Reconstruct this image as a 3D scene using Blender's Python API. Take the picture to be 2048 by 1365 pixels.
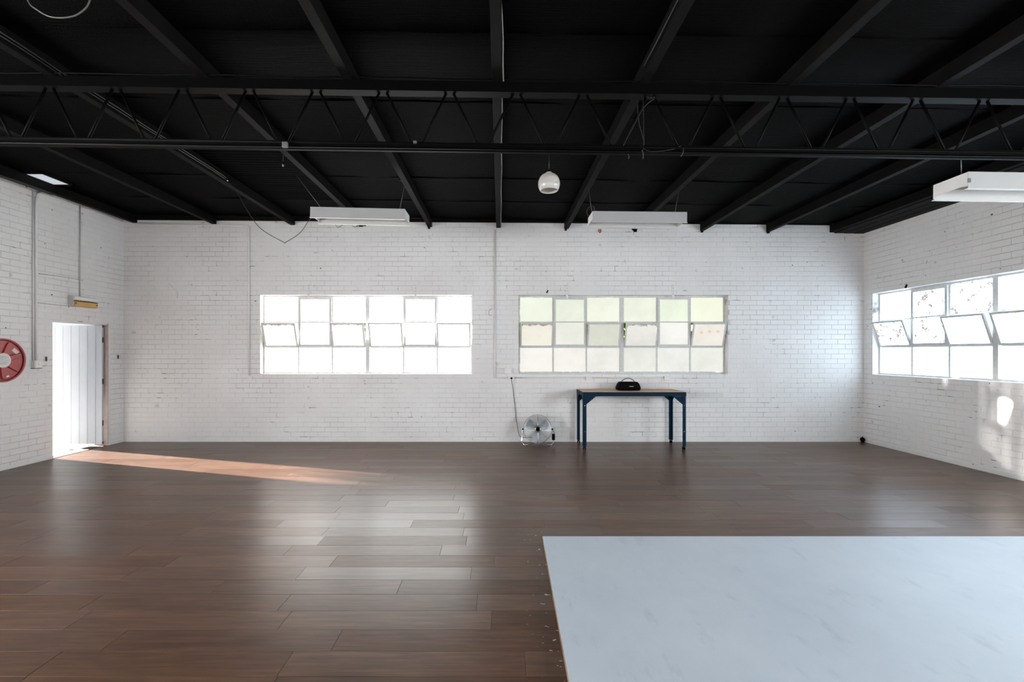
import bpy, bmesh, math, random
from mathutils import Vector, Matrix, Euler

for o in list(bpy.data.objects):
    bpy.data.objects.remove(o, do_unlink=True)
S = bpy.context.scene
COL = S.collection
PI = math.pi

# ------------------------------------------------------------------ camera
F, VX, VY, CH = 915.0, 1000.0, 706.0, 1.58      # focal length (px), vanishing point (px), eye height (m)
DB, XL, XR, YF = 8.12, -6.68, 6.45, -3.2         # back wall, left wall, right wall, front wall (m)
cam = bpy.data.cameras.new('camera')
cam.sensor_width = 36.0
cam.lens = F / 2048.0 * 36.0
cam.shift_x = (1024.0 - VX) / 2048.0
cam.shift_y = (VY - 682.5) / 2048.0
cam.clip_start = 0.02
camo = bpy.data.objects.new('camera', cam)
camo.location = (0, 0, CH)
camo.rotation_euler = (PI / 2, 0, 0)
COL.objects.link(camo)
S.camera = camo

# ------------------------------------------------------------------ world, sun, exposure
W = bpy.data.worlds.new('sky')
S.world = W
W.use_nodes = True
wn = W.node_tree
bg = wn.nodes['Background']
bg.inputs[0].default_value = (0.80, 0.90, 1.0, 1)      # bright thin overcast, even all round
bg.inputs[1].default_value = 1.3

sun = bpy.data.lights.new('sun', 'SUN')
sun.energy = 150.0
sun.angle = math.radians(0.8)
sun.color = (1.0, 0.95, 0.89)
suno = bpy.data.objects.new('sun', sun)
sd = Vector((1.0, -0.285, -0.137))
suno.rotation_euler = sd.to_track_quat('-Z', 'Y').to_euler()
suno.location = (-20, 12, 8)
COL.objects.link(suno)

S.view_settings.view_transform = 'Standard'
S.view_settings.look = 'None'
S.view_settings.exposure = -0.12
S.view_settings.gamma = 1.0
S.view_settings.use_curve_mapping = False

E_W1, E_W2, E_W3, E_W4, E_W5, E_W7, E_SKY = 9.0, 0.90, 6.5, 37.0, 7.5, 47.0, 0.7   # daylight through the panes; the unseen windows are added fill


def at(px, py, d):
    return Vector(((px - VX) * d / F, d, CH + (VY - py) * d / F))


def px_of(p):
    return (VX + F * p[0] / p[1], VY - F * (p[2] - CH) / p[1])


# ------------------------------------------------------------------ materials
def lin(r, g, b):
    f = lambda c: (c / 255 / 12.92) if c / 255 <= 0.04045 else ((c / 255 + 0.055) / 1.055) ** 2.4
    return (f(r), f(g), f(b), 1.0)


class NT:
    def __init__(s, name):
        s.m = bpy.data.materials.new(name)
        s.m.use_nodes = True
        s.t = s.m.node_tree
        s.p = s.t.nodes['Principled BSDF']
        s.out = s.t.nodes['Material Output']

    def n(s, typ, **kw):
        nd = s.t.nodes.new(typ)
        for k, v in kw.items():
            setattr(nd, k, v)
        return nd

    def l(s, a, b):
        s.t.links.new(a, b)

    def val(s, sock, v):
        if hasattr(v, 'is_linked') or hasattr(v, 'links'):
            s.l(v, sock)
        else:
            sock.default_value = v

    def math(s, op, a, b=0.0, c=None, clamp=False):
        nd = s.n('ShaderNodeMath', operation=op, use_clamp=clamp)
        s.val(nd.inputs[0], a)
        s.val(nd.inputs[1], b)
        if c is not None:
            s.val(nd.inputs[2], c)
        return nd.outputs[0]

    def pos(s, scale=(1, 1, 1), kind='world'):
        if kind == 'world':
            src = s.n('ShaderNodeNewGeometry').outputs['Position']
        else:
            src = s.n('ShaderNodeTexCoord').outputs[kind]
        mp = s.n('ShaderNodeMapping')
        s.l(src, mp.inputs[0])
        mp.inputs['Scale'].default_value = scale
        return mp.outputs[0]

    def noise(s, vec, scale=1.0, detail=3.0, rough=0.55):
        nd = s.n('ShaderNodeTexNoise')
        s.l(vec, nd.inputs['Vector'])
        nd.inputs['Scale'].default_value = scale
        nd.inputs['Detail'].default_value = detail
        nd.inputs['Roughness'].default_value = rough
        return nd.outputs['Fac']

    def ramp(s, fac, stops):
        nd = s.n('ShaderNodeValToRGB')
        s.l(fac, nd.inputs[0])
        cr = nd.color_ramp
        while len(cr.elements) < len(stops):
            cr.elements.new(0.5)
        for e, (p, c) in zip(cr.elements, stops):
            e.position = p
            e.color = c if len(c) == 4 else (*c, 1)
        return nd.outputs[0]

    def mix(s, fac, a, b, mode='MIX'):
        nd = s.n('ShaderNodeMix', data_type='RGBA', blend_type=mode)
        s.val(nd.inputs[0], fac)
        s.val(nd.inputs[6], a)
        s.val(nd.inputs[7], b)
        return nd.outputs[2]

    def bump(s, h, strength=0.3, dist=0.01):
        nd = s.n('ShaderNodeBump')
        s.l(h, nd.inputs['Height'])
        nd.inputs['Strength'].default_value = strength
        nd.inputs['Distance'].default_value = dist
        s.l(nd.outputs[0], s.p.inputs['Normal'])


def flat(name, col, rough=0.5, metal=0.0, var=0.12, scale=14.0, bump=0.0, spec=None):
    m = NT(name)
    v = m.noise(m.pos(), scale, 4)
    c2 = tuple(max(0, c * (1 - var)) for c in col[:3]) + (1,)
    m.l(m.ramp(v, [(0.3, c2), (0.7, col)]), m.p.inputs['Base Color'])
    m.p.inputs['Roughness'].default_value = rough
    m.p.inputs['Metallic'].default_value = metal
    if spec is not None:
        m.p.inputs['Specular IOR Level'].default_value = spec
    if bump:
        m.bump(m.noise(m.pos(), scale * 4, 3), bump, 0.004)
    return m.m


M = {}


def mat_brick():
    m = NT('painted_brick')
    big = m.noise(m.pos(), 0.9, 4, 0.6)
    fine = m.noise(m.pos(), 26, 4, 0.6)
    base = m.ramp(big, [(0.3, (0.70, 0.685, 0.675, 1)), (0.7, (0.79, 0.785, 0.78, 1))])
    spots = m.ramp(m.noise(m.pos(), 7.0, 2, 0.4), [(0.735, (1, 1, 1, 1)), (0.76, (0.82, 0.79, 0.77, 1))])
    c = m.mix(1.0, base, spots, 'MULTIPLY')
    nail = m.ramp(m.noise(m.pos(), 19.0, 0, 0.4), [(0.865, (1, 1, 1, 1)), (0.875, (0.15, 0.14, 0.13, 1))])
    c = m.mix(1.0, c, nail, 'MULTIPLY')
    m.l(c, m.p.inputs['Base Color'])
    m.p.inputs['Roughness'].default_value = 0.55
    m.p.inputs['Specular IOR Level'].default_value = 0.35
    m.bump(fine, 0.35, 0.004)
    return m.m


def mat_mortar():
    m = NT('painted_mortar')
    a = m.noise(m.pos(), 2.3, 3, 0.6)
    b = m.noise(m.pos((9, 9, 9)), 1.0, 2, 0.5)
    crack = m.math('MULTIPLY', m.ramp(a, [(0.56, (0, 0, 0, 1)), (0.66, (1, 1, 1, 1))]),
                   m.ramp(b, [(0.52, (0, 0, 0, 1)), (0.60, (1, 1, 1, 1))]))
    sp = m.n('ShaderNodeSeparateXYZ')
    m.l(m.pos(), sp.inputs[0])
    fill = m.ramp(m.noise(m.pos(), 1.1, 4, 0.6), [(0.36, (0.50, 0.485, 0.475, 1)), (0.58, (0.74, 0.725, 0.715, 1))])
    c = m.mix(crack, fill, (0.16, 0.145, 0.135, 1))
    m.l(c, m.p.inputs['Base Color'])
    m.p.inputs['Roughness'].default_value = 0.8
    return m.m


def mat_plank():
    m = NT('vinyl_plank')
    oi = m.n('ShaderNodeObjectInfo').outputs['Random']
    isl = m.n('ShaderNodeNewGeometry').outputs['Random Per Island']
    r = m.math('FRACT', m.math('ADD', oi, m.math('MULTIPLY', isl, 7.31)))
    pos = m.n('ShaderNodeNewGeometry').outputs['Position']
    off = m.n('ShaderNodeCombineXYZ')
    m.l(m.math('MULTIPLY', r, 31.0), off.inputs[0])
    m.l(m.math('MULTIPLY', r, 17.0), off.inputs[2])
    add = m.n('ShaderNodeVectorMath', operation='ADD')
    m.l(pos, add.inputs[0])
    m.l(off.outputs[0], add.inputs[1])
    mp = m.n('ShaderNodeMapping')
    m.l(add.outputs[0], mp.inputs[0])
    mp.inputs['Scale'].default_value = (1.6, 26, 1)
    g = m.noise(mp.outputs[0], 1.6, 6, 0.62)
    mp2 = m.n('ShaderNodeMapping')
    m.l(add.outputs[0], mp2.inputs[0])
    mp2.inputs['Scale'].default_value = (3.0, 9, 1)
    g2 = m.noise(mp2.outputs[0], 1.5, 3, 0.6)
    wood = m.ramp(g, [(0.25, (0.062, 0.030, 0.0165, 1)), (0.5, (0.096, 0.049, 0.029, 1)), (0.78, (0.140, 0.076, 0.047, 1))])
    cloud = m.ramp(g2, [(0.3, (0.80, 0.80, 0.82, 1)), (0.7, (1.12, 1.1, 1.08, 1))])
    c = m.mix(1.0, wood, cloud, 'MULTIPLY')
    tint = m.ramp(r, [(0.0, (0.82, 0.80, 0.79, 1)), (0.5, (1, 1, 1, 1)), (1.0, (1.17, 1.15, 1.13, 1))])
    c = m.mix(1.0, c, tint, 'MULTIPLY')
    # flecks of spilt white paint beside the painted board
    sp = m.n('ShaderNodeSeparateXYZ')
    m.l(pos, sp.inputs[0])
    near = m.math('SUBTRACT', 1.0, m.math('DIVIDE', m.math('ABSOLUTE', m.math('SUBTRACT', sp.outputs[0], 0.30)), 0.16), clamp=True)
    inb = m.math('LESS_THAN', sp.outputs[1], 4.1)
    fl = m.math('MULTIPLY', m.math('MULTIPLY', near, inb), m.ramp(m.noise(m.pos((1.0, 1.6, 1)), 21, 2, 0.4), [(0.685, (0, 0, 0, 1)), (0.70, (1, 1, 1, 1))]))
    c = m.mix(fl, c, (0.55, 0.57, 0.60, 1))
    m.l(c, m.p.inputs['Base Color'])
    rough = m.math('ADD', m.math('MULTIPLY', r, 0.06), m.math('ADD', 0.285, m.math('MULTIPLY', g2, 0.02)))
    m.l(rough, m.p.inputs['Roughness'])
    m.l(m.math('ADD', 0.20, m.math('MULTIPLY', m.math('FRACT', m.math('MULTIPLY', r, 5.7)), 0.22)), m.p.inputs['Specular IOR Level'])
    m.bump(g, 0.03, 0.001)
    return m.m


def mat_ceiling():
    m = NT('black_ceiling_lining')
    g = m.noise(m.pos((2.5, 60, 1)), 1.0, 5, 0.65)
    g2 = m.noise(m.pos((40, 60, 40)), 1.6, 3, 0.7)
    v = m.noise(m.pos(), 0.8, 3)
    c = m.ramp(v, [(0.3, (0.0012, 0.0011, 0.0011, 1)), (0.7, (0.0026, 0.0024, 0.0023, 1))])
    fleck = m.ramp(m.noise(m.pos((14, 50, 14)), 1.7, 3, 0.7), [(0.66, (0, 0, 0, 1)), (0.74, (1, 1, 1, 1))])
    c = m.mix(m.math('MULTIPLY', fleck, 0.5), c, (0.008, 0.0075, 0.007, 1))
    m.l(c, m.p.inputs['Base Color'])
    m.p.inputs['Roughness'].default_value = 0.5
    m.p.inputs['Specular IOR Level'].default_value = 0.018
    m.bump(m.math('ADD', g, m.math('MULTIPLY', g2, 0.6)), 0.9, 0.02)
    return m.m


def mat_pane(name, strength, stain=None, clear=0.0):
    m = NT(name)
    oi = m.n('ShaderNodeObjectInfo')
    cl = m.noise(m.pos(), 2.1, 4, 0.6)
    c = m.mix(1.0, oi.outputs['Color'], m.ramp(cl, [(0.25, (0.88, 0.88, 0.87, 1)), (0.65, (1.04, 1.04, 1.03, 1))]), 'MULTIPLY')
    gen = m.n('ShaderNodeTexCoord').outputs['Generated']
    sp = m.n('ShaderNodeSeparateXYZ')
    m.l(gen, sp.inputs[0])
    gx, gz = sp.outputs[0], sp.outputs[2]
    nz = m.noise(m.pos(), 13, 4, 0.65)
    if stain == 'rust':      # rust creeping in from the upper rim of the sash
        ex = m.math('ABSOLUTE', m.math('SUBTRACT', gx, 0.5))
        corner = m.math('MAXIMUM', m.math('SUBTRACT', m.math('MULTIPLY', gz, 1.0), 0.06), m.math('ADD', m.math('MULTIPLY', ex, 0.75), m.math('MULTIPLY', gz, 0.56)))
        f = m.math('ADD', corner, m.math('MULTIPLY', m.math('SUBTRACT', nz, 0.5), 0.35))
        f = m.ramp(f, [(0.86, (0, 0, 0, 1)), (0.95, (1, 1, 1, 1))])
        c = m.mix(f, c, (0.20, 0.11, 0.045, 1))
    elif stain == 'spots':
        d0 = None
        for cx, cz in ((0.25, 0.62), (0.52, 0.66), (0.80, 0.66)):
            d = m.math('SQRT', m.math('ADD', m.math('POWER', m.math('SUBTRACT', gx, cx), 2.0),
                                      m.math('MULTIPLY', m.math('POWER', m.math('SUBTRACT', gz, cz), 2.0), 0.6)))
            d0 = d if d0 is None else m.math('MINIMUM', d0, d)
        f = m.ramp(m.math('ADD', d0, m.math('MULTIPLY', m.math('SUBTRACT', nz, 0.5), 0.03)), [(0.02, (1, 1, 1, 1)), (0.075, (0, 0, 0, 1))])
        c = m.mix(m.math('MULTIPLY', f, 0.6), c, (0.85, 0.45, 0.14, 1))
    elif stain == 'vine':
        w = m.noise(m.pos((0, 3, 3)), 1.0, 5, 0.7)
        thin = m.ramp(m.math('ABSOLUTE', m.math('SUBTRACT', w, 0.5)), [(0.025, (1, 1, 1, 1)), (0.045, (0, 0, 0, 1))])
        brk = m.ramp(m.noise(m.pos(), 9, 3, 0.6), [(0.45, (0, 0, 0, 1)), (0.55, (1, 1, 1, 1))])
        c = m.mix(m.math('MULTIPLY', m.math('MULTIPLY', thin, brk), 0.97), c, (0.05, 0.035, 0.025, 1))
    m.l(c, m.p.inputs['Emission Color'])
    m.p.inputs['Emission Strength'].default_value = strength
    m.p.inputs['Base Color'].default_value = (0.10, 0.10, 0.10, 1)
    m.p.inputs['Roughness'].default_value = 0.45
    if clear:        # a little direct sun still gets through the frosting
        tr_ = m.n('ShaderNodeBsdfTransparent')
        mx = m.n('ShaderNodeMixShader')
        mx.inputs[0].default_value = clear
        m.l(m.p.outputs[0], mx.inputs[1])
        m.l(tr_.outputs[0], mx.inputs[2])
        m.l(mx.outputs[0], m.out.inputs[0])
    return m.m


def mat_wood_top():
    m = NT('laminated_pine')
    g = m.noise(m.pos((1.5, 30, 30)), 1.5, 5, 0.6)
    st = m.noise(m.pos((0.7, 11, 1)), 1.0, 1, 0.3)
    c = m.ramp(g, [(0.3, (0.52, 0.26, 0.092, 1)), (0.7, (0.72, 0.42, 0.18, 1))])
    c = m.mix(1.0, c, m.ramp(st, [(0.4, (0.88, 0.86, 0.82, 1)), (0.6, (1.08, 1.06, 1.04, 1))]), 'MULTIPLY')
    m.l(c, m.p.inputs['Base Color'])
    m.p.inputs['Roughness'].default_value = 0.45
    return m.m


def mat_board():
    m = NT('painted_board')
    a = m.noise(m.pos(), 1.3, 5, 0.65)
    b = m.noise(m.pos((4, 1.6, 1)), 1.6, 5, 0.7)
    c = m.ramp(a, [(0.3, (0.50, 0.565, 0.64, 1)), (0.7, (0.57, 0.635, 0.705, 1))])
    scuff = m.ramp(b, [(0.58, (1, 1, 1, 1)), (0.72, (0.88, 0.885, 0.90, 1))])
    c = m.mix(1.0, c, scuff, 'MULTIPLY')
    m.l(c, m.p.inputs['Base Color'])
    m.l(m.ramp(b, [(0.3, (0.42,) * 3 + (1,)), (0.7, (0.58,) * 3 + (1,))]), m.p.inputs['Roughness'])
    m.bump(m.noise(m.pos(), 60, 3), 0.12, 0.003)
    return m.m


M['brick'] = mat_brick()
M['mortar'] = mat_mortar()
M['plank'] = mat_plank()
M['ceiling'] = mat_ceiling()
M['w1'] = mat_pane('frosted_pane_bright', E_W1, None, 0.105)
M['w1r'] = mat_pane('frosted_pane_bright_rust', E_W1 * 0.135, 'rust', 0.105)
M['w2'] = mat_pane('frosted_pane_cream', E_W2)
M['w2r'] = mat_pane('frosted_pane_cream_rust', E_W2, 'rust')
M['w2s'] = mat_pane('frosted_pane_cream_spots', E_W2, 'spots')
M['w3'] = mat_pane('frosted_pane_sky', E_W3)
M['w3v'] = mat_pane('frosted_pane_vine', E_W3, 'vine')
M['w3r'] = mat_pane('frosted_pane_sky_rust', E_W3, 'rust')
M['w4'] = mat_pane('fill_pane_side', E_W4)  # panes of the added windows out of view, glowing as fill
M['w5'] = mat_pane('fill_pane_front', E_W5)
M['w7'] = mat_pane('fill_pane_left', E_W7)
M['skylight'] = mat_pane('skylight_sheet', E_SKY)
M['frame'] = flat('window_frame_paint', (0.62, 0.62, 0.61, 1), 0.45, var=0.15, scale=20)
M['white'] = flat('white_paint', (0.74, 0.73, 0.72, 1), 0.5, var=0.06)
M['conduit'] = flat('painted_conduit', (0.76, 0.75, 0.74, 1), 0.45, var=0.06)
M['socket'] = flat('socket_plastic', (0.78, 0.77, 0.75, 1), 0.35, var=0.04)
M['fixture'] = flat('shaded_enamel', (0.36, 0.36, 0.355, 1), 0.4, var=0.05, scale=5)  # white fitting, the shade on its room side put into the colour
M['reflector'] = flat('lit_enamel', (0.50, 0.495, 0.48, 1), 0.4, var=0.05, scale=5)  # same white, kept lighter for the light on inner faces and lips
M['shade_line'] = flat('shade_red', (0.10, 0.008, 0.010, 1), 0.6, var=0.3)  # dark red that paints the shade around the ribs and rim
M['rafter'] = flat('black_timber', (0.0075, 0.007, 0.0066, 1), 0.6, var=0.35, scale=9, bump=0.25, spec=0.05)
M['steel'] = flat('black_steel', (0.002, 0.002, 0.002, 1), 0.5, var=0.3, spec=0.05)
M['black'] = flat('black_plastic', (0.0025, 0.0025, 0.003, 1), 0.6, spec=0.04)
M['cable_black'] = flat('black_cable', (0.012, 0.012, 0.012, 1), 0.5)
M['cable_white'] = flat('white_cable', (0.30, 0.30, 0.28, 1), 0.5)
M['cable_pale'] = flat('pale_cable', (0.10, 0.10, 0.09, 1), 0.5)
M['cable_grey'] = flat('grey_cable', (0.035, 0.035, 0.033, 1), 0.6)
M['chain'] = flat('chain_metal', (0.16, 0.15, 0.14, 1), 0.5, metal=0.6)
M['blue'] = flat('blue_enamel', (0.001, 0.020, 0.045, 1), 0.5, var=0.12, scale=6, spec=0.08)
M['wood_top'] = mat_wood_top()
M['chrome'] = flat('chrome', (0.72, 0.73, 0.75, 1), 0.18, metal=1.0, var=0.03)
M['steel_wire'] = flat('steel_wire', (0.55, 0.57, 0.60, 1), 0.3, metal=0.9, var=0.05)
M['drum'] = flat('grey_drum', (0.16, 0.165, 0.175, 1), 0.35, metal=0.5)
M['blade'] = flat('aluminium_blade', (0.36, 0.39, 0.43, 1), 0.4, metal=0.7)
M['red'] = flat('red_enamel', (0.37, 0.035, 0.035, 1), 0.38, var=0.2, scale=10)
M['red_rim'] = flat('red_rim_enamel', (0.42, 0.065, 0.06, 1), 0.35, var=0.15)
M['sticker'] = flat('sticker_paper', (0.66, 0.62, 0.55, 1), 0.6, var=0.15, scale=60)
M['hub_label'] = flat('hub_label', (0.70, 0.69, 0.66, 1), 0.5, var=0.25, scale=70)
M['print'] = flat('grey_print', (0.30, 0.29, 0.28, 1), 0.6)
M['hose'] = flat('rubber_hose', (0.02, 0.02, 0.02, 1), 0.6)
M['glass_white'] = None
M['board'] = mat_board()
M['ply'] = flat('plywood_edge', (0.30, 0.19, 0.10, 1), 0.7, var=0.4, scale=30)
M['leaf'] = flat('white_steel_sheet', (0.50, 0.54, 0.58, 1), 0.4, var=0.06, scale=3)
M['door_frame'] = flat('door_frame_steel', (0.42, 0.33, 0.30, 1), 0.5, var=0.2)
M['amber'] = flat('amber_diffuser', (0.62, 0.36, 0.10, 1), 0.45, var=0.15, scale=9)
M['truss_box'] = flat('dull_grey_box', (0.13, 0.13, 0.125, 1), 0.6, var=0.3, scale=40)
M['grey_box'] = flat('grey_paint', (0.50, 0.49, 0.48, 1), 0.5, var=0.1)
M['dark'] = flat('dark_iron', (0.035, 0.032, 0.03, 1), 0.6)
M['concrete'] = flat('outdoor_concrete', (0.09, 0.065, 0.05, 1), 0.9, var=0.4, scale=4)
M['leaves'] = flat('hedge_leaf', (0.10, 0.17, 0.035, 1), 0.5, var=0.4, scale=6)
M['bark'] = flat('bark', (0.10, 0.07, 0.05, 1), 0.9)
M['subfloor'] = flat('subfloor', (0.02, 0.015, 0.012, 1), 0.8)
M['redclip'] = flat('red_plastic', (0.35, 0.03, 0.03, 1), 0.5)
gl = NT('opal_glass')
gl.p.inputs['Base Color'].default_value = (0.66, 0.645, 0.61, 1)
gl.p.inputs['Roughness'].default_value = 0.12
gl.l(gl.ramp(gl.noise(gl.pos(), 6, 2), [(0.3, (0.60, 0.585, 0.55, 1)), (0.7, (0.68, 0.665, 0.63, 1))]), gl.p.inputs['Base Color'])
tl = gl.n('ShaderNodeBsdfTranslucent')
tl.inputs[0].default_value = (0.80, 0.78, 0.72, 1)
mx = gl.n('ShaderNodeMixShader')
mx.inputs[0].default_value = 0.35
gl.l(gl.p.outputs[0], mx.inputs[1])
gl.l(tl.outputs[0], mx.inputs[2])
gl.l(mx.outputs[0], gl.out.inputs[0])
M['glass_white'] = gl.m

# ------------------------------------------------------------------ mesh helpers


class MB:
    def __init__(s):
        s.v, s.f, s.sm = [], [], []

    def add(s, vs, fs, smooth=False):
        b = len(s.v)
        s.v += [tuple(v) for v in vs]
        s.f += [tuple(i + b for i in f) for f in fs]
        s.sm += [smooth] * len(fs)
        return s

    def box(s, lo, hi, c=0.0):
        (x0, y0, z0), (x1, y1, z1) = lo, hi
        if c <= 0:
            vs = [(x, y, z) for z in (z0, z1) for y in (y0, y1) for x in (x0, x1)]
            return s.add(vs, [(0, 2, 3, 1), (4, 5, 7, 6), (0, 1, 5, 4), (2, 6, 7, 3), (0, 4, 6, 2), (1, 3, 7, 5)])
        bm = bmesh.new()
        bmesh.ops.create_cube(bm, size=1)
        for v in bm.verts:
            v.co = Vector((x0 + (v.co.x + .5) * (x1 - x0), y0 + (v.co.y + .5) * (y1 - y0), z0 + (v.co.z + .5) * (z1 - z0)))
        bmesh.ops.bevel(bm, geom=list(bm.edges), offset=c, segments=2, affect='EDGES', profile=0.6)
        bm.verts.ensure_lookup_table()
        vs = [v.co.copy() for v in bm.verts]
        fs = [[v.index for v in f.verts] for f in bm.faces]
        bm.verts.index_update()
        bm.free()
        return s.add(vs, fs)

    def prism(s, poly, axis, a, b):
        """poly: list of 2-tuples; axis: 'x','y','z' extrude axis"""
        def p(u, v, w):
            return {'x': (w, u, v), 'y': (u, w, v), 'z': (u, v, w)}[axis]
        n = len(poly)
        vs = [p(u, v, a) for u, v in poly] + [p(u, v, b) for u, v in poly]
        fs = [tuple(range(n)), tuple(range(2 * n - 1, n - 1, -1))]
        fs += [(i, i + n, (i + 1) % n + n, (i + 1) % n) for i in range(n)]
        return s.add(vs, fs)

    def tube(s, pts, r, n=8, closed=False, caps=True):
        pts = [Vector(p) for p in pts]
        m = len(pts)
        rs = r if isinstance(r, (list, tuple)) else [r] * m
        ring = []
        nrm = None
        for i, p in enumerate(pts):
            if closed:
                t = (pts[(i + 1) % m] - pts[i - 1])
            else:
                t = pts[min(i + 1, m - 1)] - pts[max(i - 1, 0)]
            t = t.normalized() if t.length > 1e-9 else Vector((0, 0, 1))
            if nrm is None:
                up = Vector((0, 0, 1)) if abs(t.z) < 0.9 else Vector((1, 0, 0))
                nrm = (up - t * up.dot(t)).normalized()
            else:
                nrm = (nrm - t * nrm.dot(t)).normalized()
            bn = t.cross(nrm)
            ring.append([p + (nrm * math.cos(a) + bn * math.sin(a)) * rs[i] for a in [2 * PI * k / n for k in range(n)]])
        vs = [v for rg in ring for v in rg]
        fs = []
        for i in range(m if closed else m - 1):
            j = (i + 1) % m
            for k in range(n):
                fs.append((i * n + k, i * n + (k + 1) % n, j * n + (k + 1) % n, j * n + k))
        s.add(vs, fs, True)
        if caps and not closed:
            b = len(s.v) - len(vs)
            s.f += [tuple(b + k for k in range(n - 1, -1, -1)), tuple(b + (m - 1) * n + k for k in range(n))]
            s.sm += [False, False]
        return s

    def lathe(s, prof, n=32, mat=None, smooth=True):
        """prof: (r, h) pairs around local z; mat maps to place"""
        vs, fs = [], []
        for r, h in prof:
            for k in range(n):
                a = 2 * PI * k / n
                vs.append(Vector((r * math.cos(a), r * math.sin(a), h)))
        for i in range(len(prof) - 1):
            for k in range(n):
                fs.append((i * n + k, i * n + (k + 1) % n, (i + 1) * n + (k + 1) % n, (i + 1) * n + k))
        if mat is not None:
            vs = [mat @ v for v in vs]
        return s.add(vs, fs, smooth)

    def disc(s, r, h, n=32, mat=None):
        vs = [Vector((r * math.cos(2 * PI * k / n), r * math.sin(2 * PI * k / n), h)) for k in range(n)]
        if mat is not None:
            vs = [mat @ v for v in vs]
        return s.add(vs, [tuple(range(n))])

    def xf(s, mat):
        s.v = [tuple(mat @ Vector(v)) for v in s.v]
        return s

    def mesh(s, name, mat):
        me = bpy.data.meshes.new(name)
        me.from_pydata(s.v, [], s.f)
        me.polygons.foreach_set('use_smooth', s.sm)
        me.update()
        bm = bmesh.new()
        bm.from_mesh(me)
        bmesh.ops.recalc_face_normals(bm, faces=list(bm.faces))
        bm.to_mesh(me)
        bm.free()
        if mat:
            me.materials.append(M[mat])
        return me

    def build(s, name, mat, parent=None):
        return link(name, s.mesh(name, mat), parent)


def link(name, me, parent=None, loc=None, rot=None):
    o = bpy.data.objects.new(name, me)
    COL.objects.link(o)
    if parent is not None:
        o.parent = parent
    if loc is not None:
        o.location = loc
    if rot is not None:
        o.rotation_euler = rot
    return o


def tag(o, label=None, cat=None, group=None, kind=None):
    if label:
        o['label'] = label
    if cat:
        o['category'] = cat
    if group:
        o['group'] = group
    if kind:
        o['kind'] = kind
    return o


def empty(name, loc=(0, 0, 0), rz=0.0, label=None, cat=None, group=None, kind=None):
    o = bpy.data.objects.new(name, None)
    o.empty_display_size = 0.1
    COL.objects.link(o)
    o.location = loc
    o.rotation_euler = (0, 0, rz)
    return tag(o, label, cat, group, kind)


def smooth_path(ctrl, n=8):
    """Catmull-Rom through control points"""
    P = [Vector(c) for c in ctrl]
    P = [P[0] * 2 - P[1]] + P + [P[-1] * 2 - P[-2]]
    out = []
    for i in range(1, len(P) - 2):
        for k in range(n):
            t = k / n
            a, b, c, d = P[i - 1], P[i], P[i + 1], P[i + 2]
            out.append(0.5 * ((2 * b) + (c - a) * t + (2 * a - 5 * b + 4 * c - d) * t * t + (3 * b - a - 3 * c + d) * t ** 3))
    out.append(P[-2])
    return out


def round_corner(pts, r=0.05, n=5):
    pts = [Vector(p) for p in pts]
    out = [pts[0]]
    for i in range(1, len(pts) - 1):
        a, b, c = pts[i - 1], pts[i], pts[i + 1]
        p, q = b + (a - b).normalized() * r, b + (c - b).normalized() * r
        for k in range(n + 1):
            t = k / n
            out.append(p * (1 - t) ** 2 + b * 2 * t * (1 - t) + q * t * t)
    out.append(pts[-1])
    return out


SL = 0.0137                      # the roof falls gently to one side
rb = lambda x: 3.793 - SL * x    # underside of rafters
RD = 0.13
zc = lambda x: rb(x) + RD        # underside of ceiling lining

# ------------------------------------------------------------------ walls with bricks
CO, BL, JT, JV, PROUD = 0.0866, 0.240, 0.0085, 0.0055, 0.0036
THK = 0.23
BW = 0.0


def brick_mesh_data(w, h):
    c = 0.003
    p = PROUD
    vs = [(-w / 2, 0, -h / 2), (w / 2, 0, -h / 2), (w / 2, 0, h / 2), (-w / 2, 0, h / 2)]
    vs += [(-w / 2, -p + c * .7, -h / 2), (w / 2, -p + c * .7, -h / 2), (w / 2, -p + c * .7, h / 2), (-w / 2, -p + c * .7, h / 2)]
    vs += [(-w / 2 + c, -p, -h / 2 + c), (w / 2 - c, -p, -h / 2 + c), (w / 2 - c, -p, h / 2 - c), (-w / 2 + c, -p, h / 2 - c)]
    fs = [(8, 9, 10, 11)]
    for a in (0, 4):
        for i in range(4):
            j = (i + 1) % 4
            fs.append((a + i, a + j, a + 4 + j, a + 4 + i))
    return vs, fs


_bcache = {}


def brick_mesh(w, h):
    k = (round(w, 3), round(h, 3))
    if k not in _bcache:
        m = MB()
        m.add(*brick_mesh_data(*k))
        _bcache[k] = m.mesh('brick', 'brick')
    return _bcache[k]


def sub_holes(u0, u1, v, holes):
    segs = [(u0, u1)]
    for (a, b, c, d) in holes:
        if c < v < d:
            new = []
            for s0, s1 in segs:
                if b <= s0 or a >= s1:
                    new.append((s0, s1))
                else:
                    if a > s0:
                        new.append((s0, a))
                    if b < s1:
                        new.append((b, s1))
            segs = new
    return segs


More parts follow.
